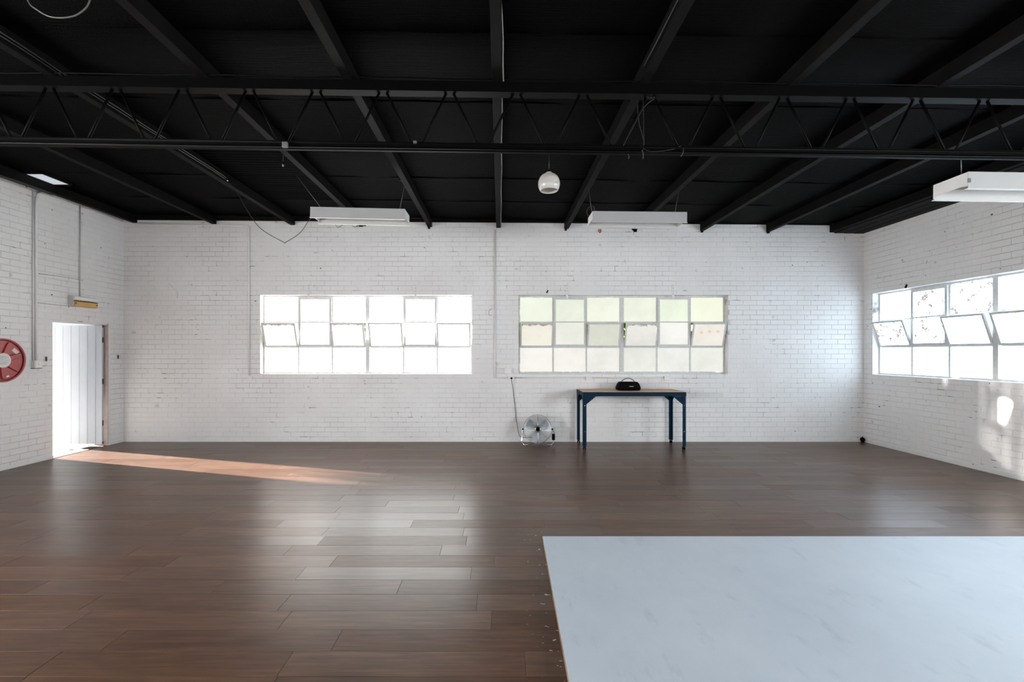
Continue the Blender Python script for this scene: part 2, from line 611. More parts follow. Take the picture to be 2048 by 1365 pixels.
def brick_wall(name, loc, rz, u0, u1, top, holes, brick_from, rank, rng, v_from=0.0):
    """wall in a local frame: x along the wall, -y into the room, z up; holes = (u0,u1,v0,v1)"""
    body = MB()
    us = sorted(set([u0, u1] + [h for q in holes for h in q[:2]]))
    for a, b in zip(us[:-1], us[1:]):
        mid = (a + b) / 2
        spans = [(0.0, max(top(a), top(b)))]
        for (ha, hb, hc, hd) in holes:
            if ha <= mid <= hb:
                new = []
                for s0, s1 in spans:
                    if hc > s0:
                        new.append((s0, hc))
                    if hd < s1:
                        new.append((hd, s1))
                spans = new
        for s0, s1 in spans:
            if s1 - s0 > 0.01:
                body.box((a, 0, s0 - (0.25 if s0 == 0 else 0)), (b, THK, s1))
    wall = body.build(name, 'mortar')
    wall.location = loc
    wall.rotation_euler = (0, 0, rz)
    tag(wall, kind='structure')
    bricks = []
    nrow = int(4.05 / CO) + 1
    for r in range(nrow):
        zb = r * CO + 0.004
        zt = zb + CO - JT
        zm = (zb + zt) / 2
        off = (0.0 if r % 2 == 0 else BL / 2) + rng.uniform(-0.012, 0.012)
        for s0, s1 in sub_holes(max(u0, brick_from[0]), min(u1, brick_from[1]), zm, holes):
            k = math.floor((s0 - off) / BL)
            while True:
                a = off + k * BL
                b = a + BL - JV
                k += 1
                if a >= s1:
                    break
                a2, b2 = max(a, s0 + 0.001), min(b, s1 - 0.001)
                if b2 - a2 < 0.03:
                    continue
                zz = min(zt, top((a2 + b2) / 2) - 0.002)
                zlo = zb
                for (ha, hb, hc, hd) in holes:
                    if a2 < hb and b2 > ha:
                        if zlo < hc < zz:
                            zz = hc - .001
                        elif zlo < hd < zz:
                            zlo = hd + .001
                if zz - zlo < 0.02:
                    continue
                bricks.append(((a2 + b2) / 2, (zlo + zz) / 2, b2 - a2, zz - zlo, rng.uniform(-0.0012, 0.0012) + (rng.random() < .1) * rng.uniform(-.002, .001),
                               rng.uniform(-0.002, 0.002)))
    bricks.sort(key=lambda q: -rank(q[0], q[1]))
    rest = MB()
    for i, (u, v, w, h, dn, dz) in enumerate(bricks):
        if i < 300:
            link('brick', brick_mesh(w, h), wall, (u, -dn, v), (0, math.radians(dz * 60), 0))
        else:
            vs, fs = brick_mesh_data(w, h)
            rest.add([(x + u, y - dn, z + v) for x, y, z in vs], fs)
    st = rest.build('brickwork', 'brick', wall)
    st['kind'] = 'stuff'
    return wall


rng = random.Random(4)
WZ0, WZ1 = 1.205, 2.605
W1 = (-4.255, -0.497)
W2 = (0.330, 4.045)
W3 = (-7.92, -4.16)        # right wall, local u = -y
W4 = (-2.60, 1.16)  # added fill window, out of view
W7 = (-1.4, 2.36)         # added fill window in the doorway wall, nearer than the camera sees
DOOR = (6.83, 7.79, 2.07)


def rank_back(u, v):      # the bare stretch under the second window, where the joints show best
    return -(abs(u - 1.9) * 0.36 + max(0, v) * 1.0)


back_top = lambda u: min(zc(u), 3.887 - 0.0073 * u)
brick_wall('wall_back', (0, DB, 0), 0, XL - THK, XR + THK, lambda u: zc(u) + 0.02,
           [(W1[0], W1[1], WZ0, WZ1), (W2[0], W2[1], WZ0, WZ1)], (XL, XR), rank_back, rng)


def rank_side(sign):
    def f(u, v):
        y = sign * u
        x = XL if sign > 0 else XR
        if y < 0.5:
            return -50
        px, py = px_of((x, y, v))
        inside = -20 < px < 2068 and -20 < py < 1385
        return (0 if inside else -30) - y
    return f


brick_wall('wall_left', (XL, 0, 0), PI / 2, YF, DB, lambda u: 4.02,
           [(DOOR[0], DOOR[1], -1, DOOR[2]), (W7[0], W7[1], WZ0, WZ1)], (3.2, DB), rank_side(1), rng)
brick_wall('wall_right', (XR, 0, 0), -PI / 2, -DB, -YF, lambda u: 3.86,
           [(W3[0], W3[1], WZ0, WZ1), (W4[0], W4[1], WZ0, WZ1)], (-DB, -3.2), rank_side(-1), rng)
fw = MB()
for a, b2, z0, z1 in ((XL - THK, XR + THK, -.25, WZ0), (XL - THK, XR + THK, WZ1, 4.05), (XL - THK, -4.8, WZ0, WZ1), (-1.0, 0.6, WZ0, WZ1), (4.4, XR + THK, WZ0, WZ1)):
    fw.box((a, YF - THK, z0), (b2, YF, z1))
tag(fw.build('wall_front', 'white'), kind='structure')

# ------------------------------------------------------------------ floor
fl = MB().box((XL - THK, YF, -0.25), (XR + THK, DB + THK, -0.006)).build('floor', 'subfloor')
tag(fl, kind='structure')
PW, PLN, GAP = 0.19, 1.22, 0.0010
_pc = {}


def plank_data(w, d):
    c = 0.0010
    x, y = w / 2, d / 2
    vs = [(-x, -y, -.006), (x, -y, -.006), (x, y, -.006), (-x, y, -.006), (-x, -y, -c), (x, -y, -c), (x, y, -c), (-x, y, -c),
          (-x + c, -y + c, 0), (x - c, -y + c, 0), (x - c, y - c, 0), (-x + c, y - c, 0)]
    fs = [(8, 9, 10, 11)]
    for a in (0, 4):
        for i in range(4):
            j = (i + 1) % 4
            fs.append((a + i, a + j, a + 4 + j, a + 4 + i))
    return vs, fs


def plank_mesh(w, d):
    k = (round(w, 3), round(d, 3))
    if k not in _pc:
        _pc[k] = MB().add(*plank_data(*k)).mesh('plank', 'plank')
    return _pc[k]


planks = []
row = 0
y = DB
while y > YF:
    y0 = max(YF, y - PW)
    off = rng.uniform(0, PLN)
    x = XL - off
    while x < XR:
        a, b2 = max(x, XL), min(x + PLN, XR)
        if b2 - a > 0.05:
            cx, cy = (a + b2) / 2, (y + y0) / 2
            vis = cy > 2.1 and abs((VX + F * cx / cy) - 1024) < 1024 + F * 0.6 / cy
            planks.append((cx, cy, b2 - a - GAP, y - y0 - GAP, vis))
        x += PLN
    y = y0
planks.sort(key=lambda p: (not p[4], p[1]))
rest = MB()
for i, (cx, cy, w, d, vis) in enumerate(planks):
    if i < 300:
        link('plank', plank_mesh(w, d), fl, (cx, cy, rng.uniform(-0.0004, 0)),
             (rng.gauss(0, 0.0012), rng.gauss(0, 0.0006), 0))
    else:
        vs, fs = plank_data(w, d)
        rest.add([(vx + cx, vy + cy, vz) for vx, vy, vz in vs], fs)
st = rest.build('planking', 'plank', fl)
st['kind'] = 'stuff'

# baseboards: a thin painted strip at the foot of the walls
tag(MB().box((XL, DB - 0.014, 0), (XR, DB - 0.005, 0.034), 0.002).build('baseboard_back', 'white'), kind='structure')
tag(MB().box((XR - 0.018, YF, 0), (XR - 0.005, DB - 0.014, 0.055), 0.003).build('baseboard_right', 'white'), kind='structure')
bl = MB().box((XL + 0.005, YF, 0), (XL + 0.016, DOOR[0], 0.045), 0.003).box((XL + 0.005, DOOR[1] + .05, 0), (XL + 0.016, DB - 0.014, 0.045), 0.003)
tag(bl.build('baseboard_left', 'white'), kind='structure')

# ground outside the doorway
g = MB().box((XL - 12, 0, -0.30), (XL - THK, 14, -0.03)).build('ground', 'concrete')
tag(g, kind='structure')

# leafy hedge outside, shading the cream window from the low sun
hg = empty('hedge', (0.6, 9.5, -0.03), 0, 'dense green hedge outside behind the cream window', 'hedge')
hm = MB()
for i in range(5200):
    p = Vector((rng.uniform(-3.9, 4.2), rng.uniform(-.35, .35), rng.uniform(.1, 4.4)))
    a = Vector((rng.gauss(0, 1), rng.gauss(0, 1), rng.gauss(0, 1))).normalized()
    b2 = a.cross(Vector((rng.gauss(0, 1), rng.gauss(0, 1), rng.gauss(0, 1)))).normalized()
    L = rng.uniform(.10, .18)
    hm.add([p - a * L, p + b2 * L * .45, p + a * L, p - b2 * L * .45], [(0, 1, 2, 3)])
hm.build('foliage', 'leaves', hg)['kind'] = 'stuff'
for k in range(9):
    x = -3.6 + k * .95
    MB().tube([(x, 0, 0), (x + .05, .03, 1.2), (x - .04, -.05, 2.6), (x + .03, 0, 3.9)], [.05, .04, .03, .012], 7).build('stem', 'bark', hg)

# added unseen tree, its crown placed to cut off the top of the sunbeam
yt = empty('added_tree', (-12.5, 8.4, -0.03), 0, 'leafy tree added out of view to trim the sunbeam through the open doorway', 'tree')
hm = MB()
for i in range(6500):
    d = Vector((rng.gauss(0, 1), rng.gauss(0, 1), rng.gauss(0, 1))).normalized() * (rng.random() ** .4)
    p = Vector((d.x * 1.4, d.y * 1.75, 3.15 + d.z * 1.75))
    a = Vector((rng.gauss(0, 1), rng.gauss(0, 1), rng.gauss(0, 1))).normalized()
    b2 = a.cross(Vector((rng.gauss(0, 1), rng.gauss(0, 1), rng.gauss(0, 1)))).normalized()
    L = rng.uniform(.10, .18)
    hm.add([p - a * L, p + b2 * L * .45, p + a * L, p - b2 * L * .45], [(0, 1, 2, 3)])
hm.build('foliage', 'leaves', yt)['kind'] = 'stuff'
MB().tube([(0, 2.2, -.2), (.05, 1.8, 1.2), (0, .9, 2.4), (.02, .2, 3.6)], [.12, .10, .08, .03], 9).build('trunk', 'bark', yt)

# ------------------------------------------------------------------ ceiling
cm = MB()
cm.add([(XL - THK, YF - THK, zc(XL - THK) + .03), (XR + THK, YF - THK, zc(XR + THK) + .03), (XR + THK, DB + THK, zc(XR + THK) + .03), (XL - THK, DB + THK, zc(XL - THK) + .03),
        (XL - THK, YF - THK, zc(XL) + .20), (XR + THK, YF - THK, zc(XR) + .20), (XR + THK, DB + THK, zc(XR) + .20), (XL - THK, DB + THK, zc(XL) + .20)],
       [(0, 1, 2, 3), (4, 7, 6, 5), (0, 4, 5, 1), (1, 5, 6, 2), (2, 6, 7, 3), (3, 7, 4, 0)])
ceil = cm.build('ceiling', 'ceiling')
tag(ceil, kind='structure')

RAF = [271, 429, 586, 728, 860, 997, 1132.5, 1269, 1404, 1536, 1663]
RX = [(p - VX) * DB / F for p in RAF]
RWD = 0.078
# lining sheets, one per bay and course, each sagging a little over its lap
edges = [XL] + RX + [XR]
ys = [YF]
while ys[-1] < DB - 0.2:
    ys.append(min(DB, ys[-1] + 0.94))
for xa, xb in zip(edges[:-1], edges[1:]):
    for ya, yb in zip(ys[:-1], ys[1:]):
        corr = (abs(xa - RX[2]) < 1e-6 and 5.2 < (ya + yb) / 2 < 6.9)
        m = MB()
        nx, ny = 8, (60 if corr else 8)
        vs = []
        dr = rng.uniform(0.004, 0.012)
        ph = rng.uniform(0, 6)
        for j in range(ny + 1):
            for i in range(nx + 1):
                s, t = i / nx, j / ny
                X = xa + (xb - xa) * s
                Y = ya - 0.02 + (yb - ya + 0.02) * t
                if corr:
                    z = zc(X) + 0.006 + 0.009 * math.sin(2 * PI * (Y / 0.076))
                else:
                    z = zc(X) + 0.018 - (dr + 0.006 * math.sin(ph + 9 * s)) * math.sin(PI * s) * (0.5 + 0.5 * t) - 0.010 * (1 - t) ** 6
                vs.append((X, Y, z))
        fs = [(j * (nx + 1) + i, j * (nx + 1) + i + 1, (j + 1) * (nx + 1) + i + 1, (j + 1) * (nx + 1) + i) for j in range(ny) for i in range(nx)]
        m.add(vs, fs, True)
        sh = m.build('ceiling_sheet', 'ceiling', ceil)

ORD = ['first', 'second', 'third', 'fourth', 'fifth', 'sixth', 'seventh', 'eighth', 'ninth', 'tenth', 'eleventh']
for i, X in enumerate(RX):
    zb = rb(X)
    r = MB().box((X - RWD / 2, YF, zb), (X + RWD / 2, DB - 0.006, zb + RD - 0.002), 0.004)
    if i in (4, 6, 8, 9):
        r.box((X - 0.03, DB - 0.05, zb - 0.035), (X + 0.005, DB - 0.012, zb), 0.003)
    o = r.build('roof_rafter', 'rafter')
    tag(o, 'long black timber roof rafter, %s counted from the wall with the doorway' % ORD[i], 'rafter', 'roof rafters')

# black boxed soffit between the last rafter and the window wall
sx0 = RX[-1] + RWD / 2
so = empty('soffit', (0, 0, 0), 0, 'black boarded soffit along the top of the side wall with windows', 'soffit')
wbd = (XR - 0.006 - sx0) / 3
for k in range(3):
    MB().box((sx0 + k * wbd + .004, YF, 3.700 - 0.004 * k), (sx0 + (k + 1) * wbd - .004, DB - .006, 3.722 - 0.004 * k), 0.003).build('soffit_board', 'rafter', so)
# black fascia on top of the back wall
fa = MB()
fx = [XL + .02, -5, -3, -1, 1, 3, 5, sx0]
for a, b2 in zip(fx[:-1], fx[1:]):
    za, zb = min(zc(a) - .004, 3.887 - 0.0073 * a), min(zc(b2) - .004, 3.887 - 0.0073 * b2)
    vs = []
    for yy in (DB - 0.022, DB - 0.0065):
        vs += [(a, yy, za), (b2, yy, zb), (b2, yy, zc(b2) + .02), (a, yy, zc(a) + .02)]
    fa.add(vs, [(0, 1, 2, 3), (7, 6, 5, 4), (0, 4, 5, 1), (1, 5, 6, 2), (2, 6, 7, 3), (3, 7, 4, 0)])
tag(fa.build('trim_1', 'rafter'), kind='structure')

# skylight
sk = empty('skylight', (-6.30, 6.385, 3.99), 0, 'small bright skylight in the black ceiling above the doorway wall', 'skylight')
zk = zc(-6.3) - 0.004
o = MB().box((-0.128, -0.205, zk - 3.99), (0.115, 0.205, zk - 3.99 + .004)).build('pane', 'skylight', sk)
o.color = (0.86, 0.91, 1.0, 1)
fr = MB()
for lo, hi in (((-.15, -.235, 0), (.145, -.205, .02)), ((-.15, .205, 0), (.145, .235, .02)), ((.115, -.235, 0), (.145, .235, .02)), ((-.15, -.235, 0), (-.128, .235, .02))):
    fr.box((lo[0], lo[1], zk - 3.99 - .012), (hi[0], hi[1], zk - 3.99 + .01))
fr.build('frame', 'rafter', sk)

# ------------------------------------------------------------------ roof truss
TD = 3.773
ts = TD / F
tz = lambda X, py: CH + (VY - py) * ts - SL * X
tr = empty('roof_truss', (0, TD, 3.7), 0, 'black open-web steel truss spanning the room under the rafters', 'truss')
tr_loc = Vector((0, TD, 3.7))


def sloped_bar(y0, y1, zlo, zhi, x0=XL + .01, x1=XR - .01):
    vs = []
    for yy in (y0, y1):
        vs += [(x0, yy, zlo - SL * x0), (x1, yy, zlo - SL * x1), (x1, yy, zhi - SL * x1), (x0, yy, zhi - SL * x0)]
    return vs, [(0, 1, 2, 3), (7, 6, 5, 4), (0, 4, 5, 1), (1, 5, 6, 2), (2, 6, 7, 3), (3, 7, 4, 0)]


zt = CH - 3.7
tc = MB()
top1, top0 = zt + (VY - 169.5) * ts, zt + (VY - 189) * ts
tc.add(*sloped_bar(-0.045, -0.012, top0, top1))
tc.add(*sloped_bar(0.012, 0.045, top0, top1))
tc.add(*sloped_bar(-0.045, 0.045, top0 - .004, top0))
tc.build('top_chord', 'steel', tr)
bc = MB()
b1, b0 = zt + (VY - 291) * ts, zt + (VY - 303) * ts
bc.add(*sloped_bar(-0.040, -0.034, b0, b1))
bc.add(*sloped_bar(0.034, 0.040, b0, b1))
bc.add(*sloped_bar(-0.040, -0.012, b0, b0 + .006))
bc.add(*sloped_bar(0.012, 0.040, b0, b0 + .006))
bc.build('bottom_chord', 'steel', tr)
pn = 133.4 * ts
x0n = (32.5 - VX) * ts
k = -20
for k in range(-6, 23):
    xn = x0n + k * pn
    for sgn in (-1, 1):
        a = Vector((xn + sgn * 0.022, 0, b0 + .012 - SL * (xn + sgn * .022)))
        xt = xn + sgn * (pn / 2 - 0.026)
        c = Vector((xt, 0, top0 + .01 - SL * xt))
        if min(a.x, c.x) > XL + 0.03 and max(a.x, c.x) < XR - 0.03:
            MB().tube([a, c], 0.0105, 8).build('web_bar', 'steel', tr)
# conduits strapped along the truss
cd = MB()
for zz, yy in ((b0 - .010, -0.026), (b0 + .026, -0.05)):
    cd.tube([(XL + .02, yy, zz - SL * XL), (XR - .02, yy, zz - SL * XR)], 0.008, 6)
cd.build('conduit', 'steel', tr)
cd = MB().tube([(XL + .02, -.055, top1 + .012 - SL * XL)] + [(x, -.055 + .004 * math.sin(x * 3), top1 + .012 - SL * x + .006 * math.sin(x * 5)) for x in [-6 + .4 * i for i in range(30)]], 0.007, 6)
cd.build('cable', 'steel', tr)
# cable ties and offcuts hanging on the chord
for px, py, qx, qy in ((1284, 300, 1286, 318), (1256, 308, 1257, 318), (1367, 297, 1362, 313)):
    a, b2 = at(px, py, TD - .06) - tr_loc, at(qx, qy, TD - .06) - tr_loc
    MB().tube(smooth_path([a, (a + b2) / 2 + Vector((.006, 0, 0)), b2], 4), 0.004, 6).build('cable_tie', 'cable_grey', tr)
for pts in ([(1274, 200), (1278, 245), (1287, 280), (1287, 300)], [(1286, 196), (1287, 240), (1288, 290)], [(1293, 193), (1300, 196), (1310, 196), (1288, 215), (1262, 262), (1246, 292)],
            [(1281, 292), (1300, 303), (1340, 300), (1362, 292)]):
    MB().tube(smooth_path([at(p, q, TD - .05) - tr_loc for p, q in pts], 5), 0.003, 5).build('cable', 'cable_black', tr)
p = at(570, 290, TD - .075) - tr_loc
MB().box(p - Vector((.022, .012, .022)), p + Vector((.022, .012, .022)), .004).build('junction_box', 'truss_box', tr)
p = at(830, 285, TD - .06) - tr_loc
MB().box(p - Vector((.014, .012, .010)), p + Vector((.014, .012, .010)), .004).build('clip', 'truss_box', tr)

# bare lamp holder dangling from the truss
p0, p1 = at(566, 300, TD - .07), at(566, 326, TD - .07)
lh = empty('lamp_holder', p1, 0, 'bare black lamp holder dangling on a cord below the roof truss', 'lamp holder')
MB().tube([p0 - p1, Vector((0.002, 0, .05)), Vector((0, 0, 0.0))], 0.0025, 6).build('cord', 'cable_black', lh)
MB().lathe([(0.0, .012), (0.008, .010), (0.010, 0), (0.012, -.014), (0.0, -.014)], 12).build('socket', 'black', lh)
MB().lathe([(0.0, -.014), (0.006, -.014), (0.006, -.028), (0.0, -.03)], 10).build('terminal', 'cable_white', lh)

# ------------------------------------------------------------------ opal globe pendant
gc = at(1098, 368, TD)
pe = empty('globe_pendant', gc, 0, 'white opal glass globe pendant with open bottom hanging from the truss', 'pendant lamp')
R = 21.7 * ts
prof = [(R * .26, R * .93), (R * .48, R * .88)]
for a in range(56, -44, -7):
    ca, sa = math.cos(math.radians(a)), math.sin(math.radians(a))
    prof.append((R * (abs(ca) ** .74), R * .95 * sa))
inner = [(max(r - .004, .002), h - .003 if i < 3 else h) for i, (r, h) in enumerate(prof)][::-1]
MB().lathe(prof + inner, 40).build('shade', 'glass_white', pe)
MB().lathe([(R * .0, R * 1.03), (R * .27, R * 1.03), (R * .31, R * .98), (R * .31, R * .90), (R * .0, R * .90)], 24).build('collar', 'white', pe)
MB().lathe([(0, R * 1.36), (R * .06, R * 1.33), (R * .12, R * 1.12), (R * .18, R * 1.03), (0, R * 1.03)], 16).build('cap', 'black', pe)
MB().tube([(0, 0, R * 1.3), (0, 0, (VY - 303) * ts + CH - SL * gc.x - gc.z)], 0.003, 6).build('cord', 'cable_black', pe)

# ------------------------------------------------------------------ windows


def window(name, loc, rz, u0, u1, mats, tints, brackets, gens=None):
    """mats(col,row)->material key; tints(col,row)->colour"""
    w = empty(name, loc, rz, kind='structure')
    z0, z1 = WZ0, WZ1
    YF0, YF1 = 0.108, 0.140          # frame depth within the reveal
    fb = 0.026
    fr = MB()
    fr.box((u0, YF0, z0), (u1, YF1, z0 + fb), .003)
    fr.box((u0, YF0, z1 - fb), (u1, YF1, z1), .003)
    fr.box((u0, YF0, z0 + fb), (u0 + fb, YF1, z1 - fb), .003)
    fr.box((u1 - fb, YF0, z0 + fb), (u1, YF1, z1 - fb), .003)
    fr.build('outer_frame', 'frame', w)
    MB().box((u0, -0.008, z0 - .012), (u1, 0.115, z0 + .001), .003).build('sill', 'white', w)
    mid = (u0 + u1) / 2
    MB().box((mid - .035, YF0 - .02, z0 + fb), (mid + .035, YF1, z1 - fb), .004).build('mullion', 'frame', w)
    cw = ((u1 - u0) - 2 * fb - .07) / 6
    cols = [(u0 + fb + c * cw, u0 + fb + (c + 1) * cw) for c in range(3)] + [(mid + .035 + c * cw, mid + .035 + (c + 1) * cw) for c in range(3)]
    rh = (z1 - z0 - 2 * fb) / 3
    rows = [(z1 - fb - (r + 1) * rh, z1 - fb - r * rh) for r in range(3)]
    bt = 0.014
    for c in (0, 1, 3, 4):
        x = cols[c][1]
        MB().box((x - bt, YF0 + .004, z0 + fb), (x + bt, YF1 - .004, z1 - fb), .002).build('glazing_bar', 'frame', w)
    for half in (0, 3):
        for r in (0, 1):
            z = rows[r][0]
            for c in range(half, half + 3):
                if c in (1, 4) and r == 0:
                    continue
                MB().box((cols[c][0] + bt, YF0 + .006, z - bt), (cols[c][1] - bt, YF1 - .006, z + bt), .002).build('glazing_bar', 'frame', w)

    def pane(par, c, r, lo, hi, nm='pane'):
        o = MB().box(lo, hi).build(nm, mats(c, r), par)
        o.color = tints(c, r)
        return o
    for c, (a, b2) in enumerate(cols):
        for r, (za, zb) in enumerate(rows):
            if c in (1, 4) and r in (0, 1):
                continue
            if r == 1:
                # hopper sash, hinged at its foot and leaning into the room
                tilt = math.radians(17.5 + rng.uniform(-1.5, 1.5))
                s = empty('hopper_sash', ((a + b2) / 2, YF0 + .004, za + .004))
                s.parent = w
                s.rotation_euler = (tilt, 0, 0)
                hw, hh, t = (b2 - a) / 2 - .004, (zb - za) - .002, .027
                sf = MB()
                sf.box((-hw, -.012, 0), (hw, .012, t), .002).box((-hw, -.012, hh - t), (hw, .012, hh), .002)
                sf.box((-hw, -.012, t), (-hw + t, .012, hh - t), .002).box((hw - t, -.012, t), (hw, .012, hh - t), .002)
                sf.build('sash_frame', 'frame', s)
                pane(s, c, r, (-hw + t, -.002, t), (hw - t, .002, hh - t))
            else:
                pane(w, c, r, (a + .004, YF0 + .014, za + .004), (b2 - .004, YF0 + .018, zb - .004))
    for c in (1, 4):
        a, b2 = cols[c]
        za, zb = rows[1][0], rows[0][1]
        s = empty('casement_sash', ((a + b2) / 2, YF0 - .012, za + .008))
        s.parent = w
        hw, hh, t = (b2 - a) / 2 - .006, zb - za - .012, .040
        sf = MB()
        sf.box((-hw, -.012, 0), (hw, .020, t), .003).box((-hw, -.012, hh - t), (hw, .020, hh), .003)
        sf.box((-hw, -.012, t), (-hw + t, .020, hh - t), .003).box((hw - t, -.012, t), (hw, .020, hh - t), .003)
        sf.box((-hw + t, -.006, hh / 2 - .010), (hw - t, .014, hh / 2 + .010), .002)
        sf.build('sash_frame', 'frame', s)
        pane(s, c, 1, (-hw + t, .003, t), (hw - t, .007, hh / 2 - .010))
        pane(s, c, 0, (-hw + t, .003, hh / 2 + .010), (hw - t, .007, hh - t))
        MB().tube([(-.02, -.02, hh - .012), (.03, -.02, hh - .012), (.045, -.035, hh - .03)], .005, 6).build('latch', 'frame', s)
    for bx in brackets:
        br = MB()
        br.box((bx - .020, -.013, z1 - .06), (bx + .020, -.006, z1 + .19), .002)
        o = br.build('head_bracket', 'white', w)
        hl = MB()
        for q in (0.02, 0.07, 0.12, 0.165):
            hl.lathe([(0, 0), (.006, 0)], 8, Matrix.Translation((bx, -.0135, z1 + q)) @ Matrix.Rotation(PI / 2, 4, 'X'))
        hl.build('bolt_holes', 'dark', o)
    return w


wpx = lambda p: (p - VX) * DB / F
window('window_1', (0, DB, 0), 0, W1[0], W1[1],
       lambda c, r: 'w1r' if (r == 1 and c in (0, 2)) else 'w1',
       lambda c, r: (1.0, 0.95, 0.90, 1) if c == 0 else ((1.0, .985, .97, 1) if c < 2 else (.97, 1.0, 1.0, 1)),
       [wpx(618), wpx(831)])
W2T = [[(.96, 1.0, .84, 1), (.90, .95, .80, 1), (.98, 1.0, .84, 1), (.92, .97, .80, 1), (.88, .96, .76, 1), (.97, 1.0, .78, 1)],
       [(.97, .93, .80, 1), (.93, .92, .83, 1), (.76, .78, .66, 1), (.90, .89, .82, 1), (.94, .92, .87, 1), (.97, .91, .82, 1)],
       [(1.0, .97, .91, 1), (.97, .94, .88, 1), (.92, .90, .84, 1), (.86, .87, .80, 1), (.90, .90, .84, 1), (.90, .91, .82, 1)]]
window('window_2', (0, DB, 0), 0, W2[0], W2[1],
       lambda c, r: 'w2s' if (r == 1 and c == 5) else ('w2r' if (r == 1 and c in (0, 3)) else 'w2'),
       lambda c, r: W2T[r][c], [wpx(1134), wpx(1346)])
window('window_3', (XR, 0, 0), -PI / 2, W3[0], W3[1],
       lambda c, r: 'w3v' if (c, r) in ((0, 1), (1, 0), (1, 1), (2, 0)) else ('w3r' if (r == 1 and c == 3) else 'w3'),
       lambda c, r: (.68, .85, 1.0, 1), [])
window('added_window_4', (XR, 0, 0), -PI / 2, W4[0], W4[1], lambda c, r: 'w4', lambda c, r: (.90, .95, 1.0, 1), [])  # added window out of view, brightens the room

for nm, ua, ub in (('added_window_5', -4.4, -0.6), ('added_window_6', 1.0, 4.8)):  # added windows behind the camera, for frontal fill
    window(nm, (0, YF, 0), PI, ua, ub, lambda c, r: 'w5', lambda c, r: (1.0, .98, .97, 1), [])

window('added_window_7', (XL, 0, 0), PI / 2, W7[0], W7[1], lambda c, r: 'w7', lambda c, r: (.96, .97, 1.0, 1), [])  # added unseen window, lights the facing wall and the board

# ------------------------------------------------------------------ doorway with steel door folded outwards
dr = empty('door_1', (XL, DOOR[1], 0), 0, kind='structure')
fx = MB()
fx.box((-THK + .02, -.012, 0), (.012, .0, DOOR[2]), .002)
fx.build('jamb', 'door_frame', dr)
MB().box((.004, 0.0, 0), (.014, .045, DOOR[2] + .04), .002).build('architrave', 'white', dr)
MB().box((-THK, -(DOOR[1] - DOOR[0]), DOOR[2] - .02), (-.004, 0, DOOR[2] - .001), .002).build('head', 'white', dr)
MB().box((-THK, -(DOOR[1] - DOOR[0]), -.03), (.0, 0, .004), .002).build('threshold', 'concrete', dr)
leaf = empty('door_leaf', (-.045, -.060, 0))
leaf.parent = dr
LW, LB, LT = 0.93, 0.035, 2.045
prof = []
x = 0.0
per = 0.137
while x < LW - 0.02:
    for dx, dy in ((0, 0), (.100, 0), (.108, -.012), (.128, -.012), (.136, 0)):
        if x + dx <= LW:
            prof.append((-(x + dx), dy))
    x += per
n = len(prof)
vs = [(a, b2, LB) for a, b2 in prof] + [(a, b2, LT) for a, b2 in prof] + [(a, b2 + .003, LB) for a, b2 in prof] + [(a, b2 + .003, LT) for a, b2 in prof]
fs = [(i, i + 1, n + i + 1, n + i) for i in range(n - 1)] + [(2 * n + i, 3 * n + i, 3 * n + i + 1, 2 * n + i + 1) for i in range(n - 1)]
MB().add(vs, fs).build('steel_sheet', 'leaf', leaf)
lf = MB()
lf.box((-LW, .004, LB), (0, .032, LB + .04), .002).box((-LW, .004, LT - .04), (0, .032, LT), .002)
lf.box((-.04, .004, LB), (0, .032, LT), .002).box((-LW, .004, LB), (-LW + .04, .032, LT), .002)
lf.build('leaf_frame', 'leaf', leaf)
MB().tube([(-LW + .06, -.002, 1.42), (-LW + .06, -.05, 1.42), (-LW + .02, -.06, 1.42)], .008, 8).box((-LW + .03, -.012, 1.39), (-LW + .075, -.002, 1.45), .002).build('handle', 'grey_box', leaf)
for hz in (0.35, 1.05, 1.75):
    MB().tube([(.014, .0, hz), (.014, .0, hz + .09)], .010, 8).build('hinge', 'dark', leaf)

# ------------------------------------------------------------------ work table
TY0, TY1, TX0, TX1, TH = 7.42, 8.04, 1.345, 3.022, 0.945
tb = empty('work_table', ((TX0 + TX1) / 2, (TY0 + TY1) / 2, 0), 0, 'blue steel work table with pine top standing against the brick wall', 'table')
hx, hy = (TX1 - TX0) / 2, (TY1 - TY0) / 2
MB().box((-hx + .006, -hy + .006, TH - .022), (hx - .006, hy - .006, TH), .003).build('tabletop', 'wood_top', tb)
MB().box((-hx, -hy, TH - .072), (hx, -hy + .006, TH - .005), .002).box((-hx, hy - .006, TH - .072), (hx, hy, TH - .005), .002) \
    .box((-hx, -hy + .006, TH - .072), (-hx + .006, hy - .006, TH - .005), .002).box((hx - .006, -hy + .006, TH - .072), (hx, hy - .006, TH - .005), .002) \
    .box((-hx + .006, -hy + .006, TH - .030), (hx - .006, hy - .006, TH - .022)).build('apron', 'blue', tb)
